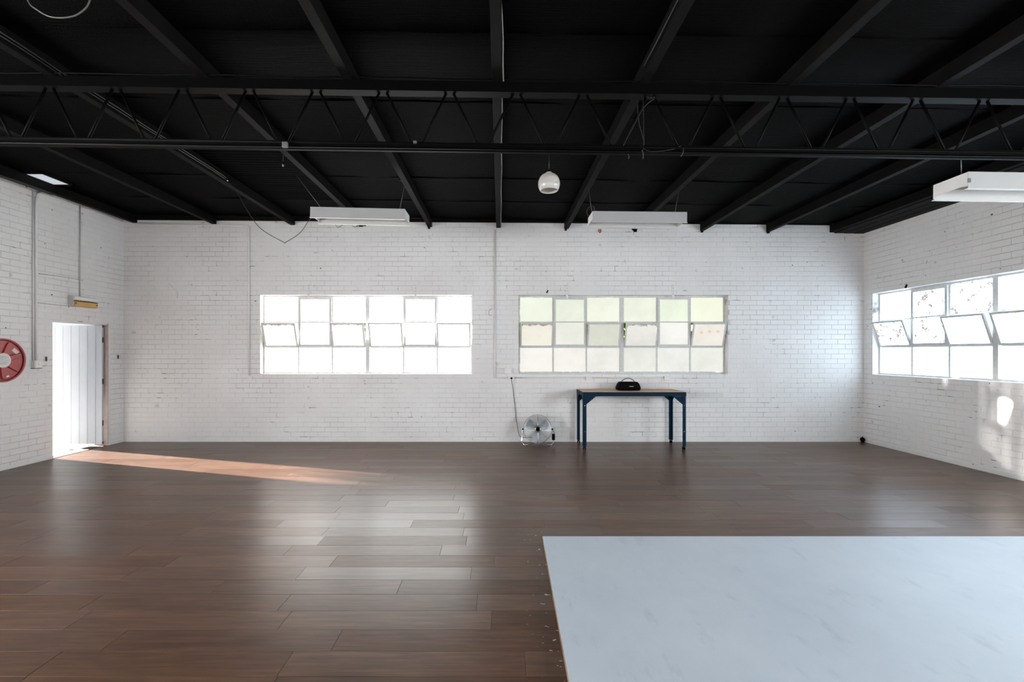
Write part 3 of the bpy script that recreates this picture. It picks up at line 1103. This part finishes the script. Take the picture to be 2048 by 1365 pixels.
for sx in (-1, 1):
    for sy in (-1, 1):
        cx, cy = sx * (hx - .004), sy * (hy - .004)
        lg = MB()
        x1, y1 = cx - sx * .055, cy - sy * .055
        # folded angle leg
        lg.box((min(cx, x1), min(cy, cy - sy * .005), .055), (max(cx, x1), max(cy, cy - sy * .005), TH - .074), .0015)
        lg.box((min(cx, cx - sx * .005), min(cy, y1), .055), (max(cx, cx - sx * .005), max(cy, y1), TH - .074), .0015)
        lo = lg.build('leg', 'blue', tb)
        for hz in (.30, .72):
            bt = MB()
            bt.lathe([(0, .006), (.007, .005), (.009, 0)], 8, Matrix.Translation((cx - sx * .028, cy + sy * .001, hz)) @ Matrix.Rotation(-sy * PI / 2, 4, 'X'))
            bt.build('bolt', 'chrome', lo)
        gs = MB()
        gx = cx - sx * .055
        gs.prism([(gx + sx * .01, TH - .074), (gx - sx * .155, TH - .074), (gx, TH - .205), (gx + sx * .01, TH - .205)], 'y', min(cy - sy * .006, cy - sy * .010), max(cy - sy * .006, cy - sy * .010))
        gs.build('gusset', 'blue', tb)
        gs = MB()
        gy = cy - sy * .055
        gs.prism([(gy + sy * .01, TH - .074), (gy - sy * .12, TH - .074), (gy, TH - .205), (gy + sy * .01, TH - .205)], 'x', min(cx - sx * .006, cx - sx * .010), max(cx - sx * .006, cx - sx * .010))
        gs.build('gusset', 'blue', tb)
        cs = MB()
        ccx, ccy = cx - sx * .027, cy - sy * .027
        cs.box((ccx - .024, ccy - .024, .052), (ccx + .024, ccy + .024, .056)).tube([(ccx, ccy, .03), (ccx, ccy, .054)], .007, 8)
        ca = cs.build('castor', 'black', tb)
        for wx in (-.014, .014):
            MB().tube([(ccx + wx - .007, ccy, .0225), (ccx + wx + .007, ccy, .0225)], .0225, 16).build('wheel', 'black', ca)

# portable speaker on the table
sp_loc = Vector(((1256 - VX) * 7.76 / F, 7.76, TH))
bs = empty('portable_speaker', sp_loc, 0, 'black rounded portable speaker with carry handle on the pine tabletop', 'speaker')
out = [(-.200, .022), (-.188, .006), (-.165, 0), (.165, 0), (.188, .006), (.200, .022), (.199, .04), (.190, .075), (.172, .110), (.150, .138), (.142, .143), (-.142, .143), (-.150, .138), (-.172, .110), (-.190, .075), (-.199, .04)]
body = MB()
rings = []
for yy, sc in ((-.085, .86), (-.078, .95), (-.06, 1.0), (.06, 1.0), (.078, .95), (.085, .86)):
    rings.append([(x * (0.02 + .98 * sc), yy, .0715 + (z - .0715) * sc if z > .02 else z + (1 - sc) * .05) for x, z in out])
n = len(out)
vs = [v for r in rings for v in r]
fs = [tuple(range(n)), tuple((len(rings) - 1) * n + i for i in range(n - 1, -1, -1))]
for i in range(len(rings) - 1):
    fs += [(i * n + k, (i + 1) * n + k, (i + 1) * n + (k + 1) % n, i * n + (k + 1) % n) for k in range(n)]
body.add(vs, fs, True).build('body', 'black', bs)
arc = [(-.118 + .236 * t, 0, .135 + .068 * math.sin(PI * t) ** .75) for t in [i / 20 for i in range(21)]]
hd = MB().tube(arc, .0085, 8)
hd.build('handle', 'drum', bs)
MB().box((-.004, -.0895, .066), (.068, -.084, .073), .001).build('name_plate', 'steel_wire', bs)
for sx in (-.14, .14):
    MB().box((sx - .025, -.03, 0.0), (sx + .025, .03, .008), .001).build('foot', 'black', bs)

# ------------------------------------------------------------------ floor fan
FD = 7.80
fc = at(1075.2, 858.6, FD)
fan = empty('floor_fan', (fc.x, fc.y, 0), 0, 'round chrome floor fan with wire guard beside the blue table', 'fan')
FR = 0.238
fz = fc.z
TL = Matrix.Translation((0, 0, fz)) @ Matrix.Rotation(math.radians(-8), 4, 'X')      # tilted slightly upwards
RY = TL @ Matrix.Rotation(PI / 2, 4, 'X')        # lathe axis -> facing the room (-y)
MB().lathe([(FR, -.06), (FR + .004, -.06), (FR + .004, .012), (FR, .012), (FR, -.06)], 48, RY).build('drum', 'drum', fan)
gd = MB()
for i in range(26):
    r = .035 + (FR - .035) * i / 25
    h = .055 - .04 * (r / FR) ** 2.2
    gd.tube([RY @ Vector((r * math.cos(a), r * math.sin(a), h)) for a in [2 * PI * k / 40 for k in range(40)]], .0016, 5, closed=True)
gd.build('guard_rings', 'steel_wire', fan)
for k in range(4):
    a = k * PI / 2
    MB().tube([RY @ Vector((r * math.cos(a), r * math.sin(a), .057 - .04 * (r / FR) ** 2.2)) for r in (.03, .08, .13, .18, FR)], .0042, 6).build('guard_spoke', 'chrome', fan)
for k in range(4):
    a = k * PI / 2 + PI / 4
    MB().tube([RY @ Vector((r * math.cos(a), r * math.sin(a), .050 - .04 * (r / FR) ** 2.2)) for r in (.03, .08, .13, .18, FR)], .0022, 6).build('guard_spoke', 'drum', fan)
bk = MB()
for i in range(10):
    r = .05 + (FR - .05) * i / 9
    bk.tube([RY @ Vector((r * math.cos(a), r * math.sin(a), -.062)) for a in [2 * PI * k / 36 for k in range(36)]], .0013, 5, closed=True)
for k in range(8):
    a = k * PI / 4 + .2
    bk.tube([RY @ Vector((r * math.cos(a), r * math.sin(a), -.062)) for r in (.04, FR)], .0016, 5)
bk.build('rear_guard', 'steel_wire', fan)
for k in range(3):
    a0 = k * 2 * PI / 3 + .5
    vs, fs = [], []
    for i in range(7):
        r = .035 + .175 * i / 6
        wd = .52 + .28 * math.sin(PI * min(1, i / 5))
        for j in range(7):
            t = j / 6 - .5
            vs.append(RY @ Vector((r * math.cos(a0 + t * wd * 1.6), r * math.sin(a0 + t * wd * 1.6), -.015 + t * .045)))
    for i in range(6):
        for j in range(6):
            fs.append((i * 7 + j, i * 7 + j + 1, (i + 1) * 7 + j + 1, (i + 1) * 7 + j))
    MB().add(vs, fs, True).build('blade', 'blade', fan)
MB().lathe([(0, .064), (.030, .064), (.036, .058), (.036, .045), (0, .045)], 24, RY).build('hub_cap', 'black', fan)
MB().lathe([(.036, .062), (.044, .058), (.044, .05), (.036, .05)], 24, RY).build('hub_ring', 'chrome', fan)
MB().lathe([(0, -.02), (.065, -.02), (.065, -.11), (.05, -.125), (0, -.125)], 24, RY).build('motor', 'drum', fan)
stand = MB()
for s in (-1, 1):
    pts = [(s * (FR + .020), 0, fz - .005), (s * (FR + .028), -.004, .16), (s * (FR + .030), -.02, .075), (s * (FR + .005), -.045, .035), (s * (FR - .045), -.055, .014), (s * .10, .03, .030), (s * .02, .06, .034)]
    stand.tube(smooth_path(pts, 5), .0085, 8)
stand.tube([(-.02, .06, .034), (.02, .06, .034)], .0068, 8)
stand.build('stand', 'chrome', fan)
for s in (-1, 1):
    MB().box((s * (FR - .045) - .014, -.072, 0), (s * (FR - .045) + .014, -.038, .012), .003).build('foot', 'black', fan)
    MB().tube([(s * (FR - .002), 0, fz - .003), (s * (FR + .026), 0, fz - .003)], .014, 12).build('pivot_knob', 'black', fan)
MB().box((FR + .030 - .024, -.042, .094), (FR + .030 + .024, .006, .198), .008).build('switch_box', 'black', fan)
MB().tube(smooth_path([(FR + .01, .0, .26), (FR + .035, -.01, .235), (FR + .045, -.015, .20)], 5), .005, 6).build('switch_lead', 'cable_black', fan)
cpts = [(1023, 757, 8.075), (1023.5, 764, 8.06), (1026, 778, 8.10), (1028, 795, 8.105), (1031, 822, 8.105), (1032, 838, 8.10), (1035, 853, 8.06), (1037, 866, 8.0), (1041, 874, 7.92), (1050, 875.5, 7.88), (1062, 876, 7.9), (1072, 878, 7.9)]
cp = [at(a, b2, d) - Vector((fc.x, fc.y, 0)) for a, b2, d in cpts]
pc = MB().tube(smooth_path(cp, 5), .0042, 6).build('power_cord', 'cable_black', fan)
MB().lathe([(0, .03), (.015, .028), (.019, .0), (.019, -.012), (0, -.012)], 14, Matrix.Translation(cp[0]) @ Matrix.Rotation(PI / 2, 4, 'X')).build('plug', 'black', pc)

# ------------------------------------------------------------------ white board on the floor
BT = 0.038
p_bl = Vector((85 * 3.842 / F, 3.842))
p_fl = Vector((0.300, 0.9))
pb = empty('painted_platform', (2.4, 2.4, 0), 0, 'large pale blue-white painted board lying on the timber floor', 'platform')


def quad_slab(z0, z1, inset=0.0):
    c = Vector((2.4, 2.4))
    q = [p_fl + Vector((inset, inset)), Vector((4.9 - inset, 0.9 + inset)), Vector((4.9 - inset, 3.842 - inset)), p_bl + Vector((inset, -inset))]
    return MB().prism([tuple(v - c) for v in q], 'z', z0, z1)


quad_slab(0.0, BT - .004).build('plywood_core', 'ply', pb)
quad_slab(BT - .004, BT, .0008).build('painted_face', 'board', pb)

# ------------------------------------------------------------------ fluorescent troughs


def trough(loc, roll, label, chains, box_on=False, L=1.21, Wd=0.30, H=0.135):
    t = empty('fluorescent_fitting', loc, 0, label, 'light fitting', 'white fluorescent troughs hung from the roof')
    t.rotation_euler = (0, roll, 0)
    k = .0025
    hx, hy = L / 2, Wd / 2
    MB().box((-hx, -hy, 0), (hx, -hy + k, H)).box((-hx, -hy + k, H - k), (hx, hy - k, H)).box((-hx, hy - k, 0), (hx, hy, H)) \
        .build('housing', 'fixture', t)
    for s in (-1, 1):
        xa = s * hx
        MB().prism([(-hy + k, H - k), (-hy + k, .018), (-hy + .06, .030), (hy - .06, .030), (hy - k, .018), (hy - k, H - k)], 'x', min(xa, xa - s * k), max(xa, xa - s * k)).build('end_plate', 'socket', t)
    for s in (-1, 1):
        ya = s * hy
        MB().box((-hx - .008, min(ya, ya - s * .024) - (.004 if s < 0 else 0), -.003), (hx + .008, max(ya, ya - s * .024) + (.004 if s > 0 else 0), 0)).build('lower_lip', 'reflector', t)
    MB().box((-hx + .004, hy - .006, .001), (hx - .004, hy - k - .0005, H - k - .001)).box((-hx + .004, -hy + k + .0005, .001), (hx - .004, -hy + .006, H - k - .001)).build('reflector', 'reflector', t)
    MB().box((-hx + .02, -.045, H - .05), (hx - .02, .045, H - k), .004).build('ballast_channel', 'fixture', t)
    for s in (-1, 1):
        tb = MB().tube([(-hx + .035, s * .07, H - .055), (hx - .035, s * .07, H - .055)], .013, 12).build('tube', 'glass_white', t)
    if box_on:
        MB().box((-hx - .006, -hy - .006, .045), (-hx + .018, -hy, .08), .002).build('clip', 'truss_box', t)
    inv = (Matrix.Translation(loc) @ Matrix.Rotation(roll, 4, 'Y')).inverted()
    for (lx, ly), topp in chains:
        MB().tube([Vector((lx, ly, H)), inv @ Vector(topp)], .0035, 6).build('chain', 'chain', t)
    return t


f1 = Vector((-1.825, 6.0, 3.300))
trough(f1, math.radians(1.3), 'white fluorescent trough hanging above the bright window with rusty corners',
       [((-.50, 0), (RX[3] - .30, 6.1, zc(-2.4) - .01)), ((.50, 0), (RX[4], 5.99, rb(RX[4])))])
f2 = Vector((1.787, 6.0, 3.252))
trough(f2, math.radians(.55), 'white fluorescent trough hanging above the cream window near the globe',
       [((-.58, 0), (RX[6], 6.09, rb(RX[6]))), ((.50, 0), (RX[7], 6.1, rb(RX[7])))])
f3 = Vector((3.785 + .605, 3.85, 2.902))
trough(f3, math.radians(.9), 'white fluorescent trough with metal clip, hanging from the truss near the side windows',
       [((-.66 + .12, -.03), (at(1922, 310, TD).x, TD, at(1922, 310, TD).z)), ((.50, -.03), (f3.x + .5, TD, CH + (VY - 303) * ts - SL * 4.9))], True)
# loop of cable on the second trough
lp = [f2 + Vector(q) for q in ((-.63, -.05, .10), (-.66, -.05, .16), (-.63, -.05, .22), (-.57, -.05, .23), (-.55, -.05, .18), (-.48, -.05, .146))]
tag(MB().tube(smooth_path(lp, 6), .004, 6).build('cable_loop', 'cable_grey'), 'grey loop of cable curled over the end of the trough light', 'cable')

# ------------------------------------------------------------------ cables in the roof
jb = at(452, 357, 5.95)
jx = RX[1] + .05
jbp = Vector((RX[2] + RWD / 2 + .025, 6.10, rb(RX[2]) + .03))
t = empty('rafter_junction_box', jbp, 0, 'small black junction box on a rafter with a drooping cable', 'junction box')
MB().box((-.024, -.03, -.03), (.024, .03, .03), .005).build('box', 'black', t)
MB().lathe([(0, 0), (.012, 0), (.012, .02), (0, .02)], 12, Matrix.Translation((0, -.03, -.01)) @ Matrix.Rotation(PI / 2, 4, 'X')).build('gland', 'chrome', t)
drp = [jbp + Vector((0, 0, -.03)), at(474, 384, 6.10), at(497, 425, 6.10), at(522, 458, 6.10), at(566, 484, 6.08), at(573, 484, 6.08), at(600, 466, 6.05), at(618, 441, 6.0), f1 + Vector((-.62, .05, .10))]
MB().tube([p - jbp for p in smooth_path(drp, 6)], .0042, 6).build('cable', 'cable_black', t)
# flat cables clipped along the second rafter
cbl = MB()
for k in range(2):
    X = RX[2] + RWD / 2 + .012 + .022 * k
    cbl.tube([(X + .004 * math.sin(i * 1.7 + k), 3.2 + i * .285, rb(X) + .035 + .012 * k + .004 * math.sin(i * 2.3)) for i in range(11)], .006, 6)
tag(cbl.build('rafter_cable', 'cable_grey'), 'pair of cables running along the rafter to the black junction box', 'cable')
X = RX[5] + RWD / 2 + .004
wp = [(X + .012 * math.sin(i * .9) + .004 * math.sin(2.1 * i), 1.2 + i * .29, rb(X) + .018 + .012 * math.sin(i * 1.3)) for i in range(10)] + \
     [(X + .003 * math.sin(i * 2.0), 3.86 + i * .42, rb(X) + .012 + .006 * math.sin(i * 1.9)) for i in range(11)]
tag(MB().tube(smooth_path(wp, 4), .0062, 6).build('rafter_cable', 'cable_white'), 'white cable stapled along the middle rafter', 'cable')
X = RX[6] - RWD / 2 - .012
wp = [(X - .01 * math.sin(i * 1.1), 1.4 + i * .27, rb(X) + .03 + .014 * math.sin(i * 1.6)) for i in range(9)]
tag(MB().tube(smooth_path(wp, 4), .005, 6).build('rafter_cable', 'cable_grey'), 'thin grey cable along the rafter beside the globe pendant', 'cable')
lp = [at(40, -60, 2.6), at(55, 0, 2.6), at(75, 20, 2.6), at(103, 34, 2.6), at(140, 34, 2.6), at(165, 22, 2.6), at(180, 0, 2.6), at(192, -60, 2.62)]
lp = [Vector((p.x, p.y, min(p.z, zc(p.x) - .01))) for p in lp]
tag(MB().tube(smooth_path(lp, 6), .0042, 6).build('hanging_cable', 'cable_pale'), 'pale cable sagging in a loop from the black ceiling', 'cable')
X = RX[4] - RWD / 2
tag(MB().box((X - .03, 5.93, rb(X) + .01), (X, 5.98, rb(X) + .045), .004).build('rafter_clip', 'black'), 'small black clip on the rafter above the trough light', 'clip')
# bundle of cables along the first rafter
cb = MB()
for k in range(4):
    Xc = RX[0] - .02 + .022 * k
    cb.tube(smooth_path([(Xc, 4.2, rb(Xc) - .012), (Xc + .006, 5.2, rb(Xc) - .018 - .004 * k), (Xc - .004, 6.1, rb(Xc) - .012), (Xc, 6.62, rb(Xc) - .012)], 6), .008, 6)
tag(cb.build('cable_bundle', 'cable_black'), 'bundle of black cables under the rafter beside the skylight', 'cable')

# ------------------------------------------------------------------ conduits and sockets
YW = DB - .006


def conduit(pts, label, r=.0125, mat='conduit', saddles=(), rad=.05):
    o = MB().tube(round_corner(pts, rad), r, 10).build('conduit', mat)
    tag(o, label, 'conduit')
    return o


def wz(py):
    return CH + (VY - py) * DB / F


yc = YW - .013
conduit([(-6.40, yc, wz(448)), (wpx(499), yc, wz(452)), (wpx(499), yc, wz(751))], 'white conduit bent down the brick wall from the doorway corner')
c2 = conduit([(wpx(990), yc, wz(460)), (wpx(990), yc, wz(756)), (wpx(1015.8), yc, wz(756))], 'white conduit running down between the windows and under the cream window')
for xa, xb in ((1029.2, 1170.4), (1183.6, 1326.4)):
    MB().tube([(wpx(xa), yc, wz(756)), (wpx(xb), yc, wz(755.6))], .0125, 10).build('run', 'conduit', c2)
for pxs, pys in ((990, 520), (990, 620), (1044, 756), (1110, 756), (1230, 756), (1290, 756)):
    v = pys == 756
    c = Vector((wpx(pxs), yc, wz(pys)))
    d = Vector((.006, .0145, .02)) if v else Vector((.02, .0145, .006))
    MB().box(c - d, c + Vector((d.x, .012, d.z)), .002).build('saddle', 'conduit', c2)


def socket(px, py, w, h, label, name='power_socket', dep=.034, plate=True):
    c = Vector((wpx(px), YW, wz(py)))
    t = empty(name, c, 0, label, 'socket' if name == 'power_socket' else 'switch box')
    MB().box((-w / 2, -dep, -h / 2), (w / 2, 0, h / 2), .005).build('housing', 'socket', t)
    MB().box((-w / 2 + .006, -dep - .005, -h / 2 + .006), (w / 2 - .006, -dep + .002, h / 2 - .006), .002).build('plate', 'socket', t)
    if plate:
        sl = MB()
        for sx in (-.22, .22):
            for ang in (-.5, .5):
                m4 = Matrix.Translation((sx * w + (.007 if ang > 0 else -.007), -dep - .0055, .008)) @ Matrix.Rotation(ang, 4, 'Y')
                q = MB().box((-.0012, -.0005, -.005), (.0012, .0005, .005)).xf(m4)
                sl.add(q.v, q.f)
        sl.build('slots', 'dark', t)
    else:
        MB().box((-.006, -dep - .010, -.012), (.006, -dep - .004, .012), .002).build('rocker', 'socket', t)
    return t


socket(500.5, 757, .080, .075, 'white power socket below the conduit near the doorway corner')
socket(1022.5, 757, .112, .072, 'white power socket with the fan plug under the cream window corner', dep=.036)
socket(1177, 757, .112, .072, 'white power socket on the wall above the tabletop edge', dep=.034)
socket(1333, 757, .112, .072, 'white power socket on the wall beyond the black speaker', dep=.034)
socket(996.5, 721.5, .085, .060, 'small white switch on the conduit between the two windows', 'switch_box', .03, False)
socket(1016, 742, .125, .095, 'white switch box above the plugged-in fan socket', 'switch_box', .05, False)

XW = XL + .006


def lw(px, py, out=0.0):
    """point on the doorway wall"""
    X = XW + out
    d = F * X / (px - VX)
    return Vector((X, d, CH + (VY - py) * d / F))


p_t, p_b = lw(72, 402, .016), lw(71, 725, .016)
p_b.y = p_t.y
o = conduit([(XW + .016, p_t.y + .10, 3.93), (XW + .016, p_t.y + .02, 3.86), (XW + .016, p_t.y, 3.70), (XW + .016, p_t.y, p_b.z)], 'white double conduit down the wall between hose reel and doorway', .016, rad=.04)
MB().tube([(XW + .012, p_t.y - .034, 3.90), (XW + .012, p_t.y - .034, p_b.z)], .010, 8).build('second_pipe', 'conduit', o)
c = lw(71, 729, 0)
t = empty('wall_switch', c, 0, 'white switch box below the conduit between hose reel and doorway', 'switch box')
MB().box((0, -.055, -.055), (.045, .055, .055), .005).build('housing', 'socket', t)
MB().box((.043, -.045, -.045), (.050, .045, .045), .003).build('plate', 'socket', t)
MB().box((.049, -.008, -.014), (.056, .008, .014), .002).build('rocker', 'socket', t)
MB().box((0, -.07, -.063), (.04, .06, -.056), .001).build('shelf', 'dark', t)

c = lw(170, 606, 0)
zlo, zhi = c.z - .075, c.z + .085
el = empty('emergency_light', (XW, 7.28, c.z), 0, 'emergency light with amber lower panel on the wall above the doorway', 'light fitting')
MB().box((0, -.21, -.080), (.075, .21, .085), .004).build('housing', 'grey_box', el)
MB().prism([(.075, .078), (.094, .070), (.094, .022), (.075, .012)], 'y', -.20, .20).build('upper_cover', 'socket', el)
MB().prism([(.072, .002), (.100, -.006), (.096, -.074), (.072, -.078)], 'y', -.198, .198).xf(Matrix.Identity(4)).build('amber_panel', 'amber', el)
MB().box((.070, -.204, .001), (.104, .204, .010), .001).build('gap_strip', 'dark', el)
for s in (-1, 1):
    MB().box((.09, s * .185 - .008, -.045), (.102, s * .185 + .008, -.022), .002).build('clip', 'dark', el)
conduit([(XW + .010, 7.26, 3.92), (XW + .010, 7.26, c.z + .083)], 'thin grey conduit dropping to the emergency light', .009, 'grey_box')
tag(MB().tube([lw(78, 548, .008), lw(120, 553, .008), lw(166, 561, .008)], .006, 6).build('wall_cable', 'grey_box'), 'thin cable crossing between the two conduits on the doorway wall', 'cable')
tag(MB().tube([lw(76, 606, .008), lw(110, 610, .008), lw(152, 614, .008)], .006, 6).build('wall_cable', 'grey_box'), 'thin cable crossing the wall to the emergency light', 'cable')
for px, py, nm in ((91, 718, 'iron catch on the wall between switch box and doorway'), (235, 714, 'iron catch on the wall between doorway and corner')):
    c = lw(px, py, 0)
    t = empty('door_catch', c, 0, 'small ' + nm, 'catch')
    MB().box((0, -.022, -.045), (.006, .022, .045), .002).build('plate', 'white', t)
    MB().box((.006, -.012, -.035), (.022, .006, .030), .003).build('bolt', 'dark', t)

# ------------------------------------------------------------------ fire hose reel
hc = Vector((XL + .17, 5.985, 1.48))
hr = empty('fire_hose_reel', hc, 0, 'red fire hose reel drum mounted on the white brick wall', 'hose reel')
HX = Matrix.Rotation(PI / 2, 4, 'Y')          # lathe axis -> +x
HR = .288
MB().lathe([(HR - .022, .004), (HR - .020, .014), (HR - .008, .018), (HR, .012), (HR, -.002), (HR - .004, -.008), (HR - .022, -.004)], 64, HX).build('rim', 'red_rim', hr)
MB().lathe([(0, -.006), (HR - .018, -.006), (HR - .018, -.009), (0, -.009)], 64, HX, smooth=False).build('flange', 'red', hr)
MB().lathe([(HR - .030, -.0057), (HR - .018, -.0057), (HR - .018, -.0062), (HR - .030, -.0062)], 64, HX, smooth=False).build('rim_shade_line', 'shade_line', hr)  # dark ring painting the shade inside the rim
NW = 7
for k in range(NW):
    a0 = k * 2 * PI / NW + .30
    # raised rib (spoke) with rounded tip
    rr = []
    for (r, w) in ((.085, .034), (.15, .033), (.215, .030), (.240, .022), (.247, .008)):
        rr.append((r, w))
    poly = [(r, w) for r, w in rr] + [(r, -w) for r, w in rr[::-1]]
    ca, sa = math.cos(a0), math.sin(a0)
    q = MB()
    n = len(poly)
    lo = [(-.006, r * ca - w * sa, r * sa + w * ca) for r, w in poly]
    hi = [(.010, (r - .003) * ca - (w * .86) * sa, (r - .003) * sa + (w * .86) * ca) for r, w in poly]
    q.add(lo + hi, [tuple(range(n, 2 * n))] + [(i, (i + 1) % n, (i + 1) % n + n, i + n) for i in range(n)])
    rib = q.build('flange_rib', 'red', hr)
    gp = [((r + (.006 if r > .2 else 0)), w + (.006 if w > 0 else -.006)) for r, w in poly]  # outline a little larger than the rib, coloured as its shade
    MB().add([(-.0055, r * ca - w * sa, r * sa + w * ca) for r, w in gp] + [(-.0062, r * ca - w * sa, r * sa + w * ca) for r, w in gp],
             [tuple(range(n))] + [(i, (i + 1) % n, (i + 1) % n + n, i + n) for i in range(n)]).build('shade_line', 'shade_line', rib)
MB().lathe([(.105, -.006), (.100, .012), (.0, .012)], 40, HX, smooth=False).build('hub', 'red', hr)
lb = MB().disc(.095, .0135, 40, HX).build('hub_label', 'hub_label', hr)
tx = MB()
for j, zz in enumerate((.05, .035, .02, .0, -.02, -.035, -.05)):
    hw = (.05, .062, .03, .068, .04, .06, .035)[j]
    x = -hw
    while x < hw:
        w = rng.uniform(.006, .016)
        tx.add([(.0138, -x, zz), (.0138, -x - w, zz), (.0138, -x - w, zz + .006), (.0138, -x, zz + .006)], [(0, 1, 2, 3)])
        x += w + .005
tx.build('print', 'print', lb)


def stick(y0, z0, w, h, ang, nm='sticker'):
    q = MB().box((0, -w / 2, -h / 2), (.001, w / 2, h / 2))
    q.xf(Matrix.Translation((-.004, y0, z0)) @ Matrix.Rotation(ang, 4, 'X'))
    return q.build(nm, 'sticker', hr)


# +y runs away from the camera: to the right as seen from the room
stick(.165, .120, .085, .052, -.75)
stick(.06, -.215, .055, .022, .25)
hs = MB()
for i in range(5):
    for j in range(3):
        r = .20 + .024 * j
        hs.tube([HX @ Vector((r * math.cos(a), r * math.sin(a), -.022 - .022 * i)) for a in [2 * PI * k / 40 for k in range(40)]], .0115, 6, closed=True)
hs.build('hose', 'hose', hr)
MB().lathe([(0, -.132), (HR - .01, -.132), (HR, -.130), (HR, -.126), (0, -.126)], 48, HX, smooth=False).build('rear_flange', 'red', hr)
MB().box((-.16, -.03, -.16), (-.132, .03, .16), .004).build('wall_bracket', 'red', hr)
MB().lathe([(0, -.132), (.188, -.126), (.188, -.012), (0, -.012)], 32, HX).build('core', 'red', hr)

# ------------------------------------------------------------------ odds and ends on the walls


def bw(px, py, out=0.0):
    return Vector((wpx(px), YW - out, wz(py)))


p = bw(346, 576)
hk = empty('wall_bracket', p, 0, 'thin white angled metal strip fixed to the brick near the doorway corner', 'bracket')
MB().prism([(-.085, .082), (-.070, .082), (.080, -.065), (.090, -.095), (.072, -.095), (.064, -.070)], 'y', -.02, -.004).build('strip', 'conduit', hk)
MB().box((.066, -.012, -.19), (.092, 0, -.09), .002).build('tail', 'white', hk)
p = bw(460, 632)
hk = empty('wall_hook', p, 0, 'small white hook fixed on the brick left of the bright window', 'hook')
MB().box((-.03, -.012, -.008), (.03, 0, .008), .003).build('plate', 'conduit', hk)
MB().tube([(.02, -.01, 0), (.035, -.03, 0), (.04, -.035, -.03)], .006, 6).build('peg', 'conduit', hk)
cp = [bw(983, 618, .01), bw(979, 621, .014), bw(977.5, 626, .014), bw(979, 631, .012), bw(983, 632, .01)]
tag(MB().tube(smooth_path(cp, 5), .0045, 6).build('wall_hook', 'door_frame'), 'curled brownish wire hook on the wall between the two windows', 'hook')
for c, ang, lab in ((bw(1094.5, 584, .008), .5, 'small black clip stuck on the brick above the cream window'),):
    q = MB().box((-.010, -.010, -.028), (.010, .008, .028), .004).xf(Matrix.Rotation(ang, 4, 'Y'))
    q.tube([Matrix.Rotation(ang, 4, 'Y') @ Vector((0, -.012, .018)), Matrix.Rotation(ang, 4, 'Y') @ Vector((0, -.012, -.018))], .004, 6)
    o = q.build('wall_clip', 'black')
    o.location = c
    tag(o, lab, 'clip')


def rw(px, py, out=0.0):
    X = XR - .006 - out
    d = F * X / (px - VX)
    return Vector((X, d, CH + (VY - py) * d / F))


o = MB().box((-.008, -.012, -.030), (.010, .012, .030), .004).xf(Matrix.Rotation(.45, 4, 'X')).tube([(-.012, -.008, .014), (-.012, .006, -.014)], .004, 6).build('wall_clip', 'black')
o.location = rw(1812, 573, .006)
tag(o, 'small black clip stuck above the side window wall', 'clip')
# rubber stop in the far corner
p = Vector((XR - .060, DB - .055, 0))
st = empty('rubber_stop', p, 0, 'small black rubber ball stop in the far corner of the floor', 'stop')
MB().lathe([(0, .088), (.018, .085), (.032, .072), (.037, .052), (.032, .030), (.020, .016), (.026, .0), (0, 0)], 20).build('ball', 'black', st)
MB().lathe([(0, .105), (.007, .105), (.007, .08), (0, .08)], 10).build('pin', 'dark', st)
# little devices below the trough lights, fixed to the wall
p = bw(1199, 463, .02)
o = MB().tube(smooth_path([Vector((-.01, 0, .03)), Vector((-.018, -.006, 0)), Vector((-.004, -.01, -.03)), Vector((.014, -.006, -.012)), Vector((.014, 0, .03))], 4), .009, 6).build('hanging_tag', 'redclip')
o.location = p
tag(o, 'small red plastic tag on the wall below a trough light', 'tag')
p = bw(1268, 462, .02)
t = empty('wall_sensor', p, 0, 'small black sensor with a thin tail below the second trough light', 'sensor')
MB().prism([(-.05, .025), (.04, .025), (.04, -.025), (.0, -.025)], 'y', -.015, .015).build('body', 'black', t)
MB().tube([(-.01, 0, -.02), (-.015, 0, -.075)], .003, 6).build('tail', 'cable_black', t)
p = bw(723, 453, .02)
t = empty('wall_sensor', p, 0, 'small black box with looped wires below the first trough light', 'sensor')
MB().box((-.032, -.015, -.012), (.032, .015, .012), .003).build('body', 'black', t)
MB().tube(smooth_path([Vector((-.16, 0, .03)), Vector((-.14, -.01, -.01)), Vector((-.10, -.01, -.025)), Vector((-.06, 0, .0)), Vector((-.032, 0, .01))], 5), .0035, 6).build('wire', 'cable_black', t)
MB().tube(smooth_path([Vector((-.46, 0, .04)), Vector((-.43, -.01, -.01)), Vector((-.40, -.01, -.028)), Vector((-.35, 0, .0)), Vector((-.33, 0, .03))], 5), .0035, 6).build('wire', 'cable_black', t)
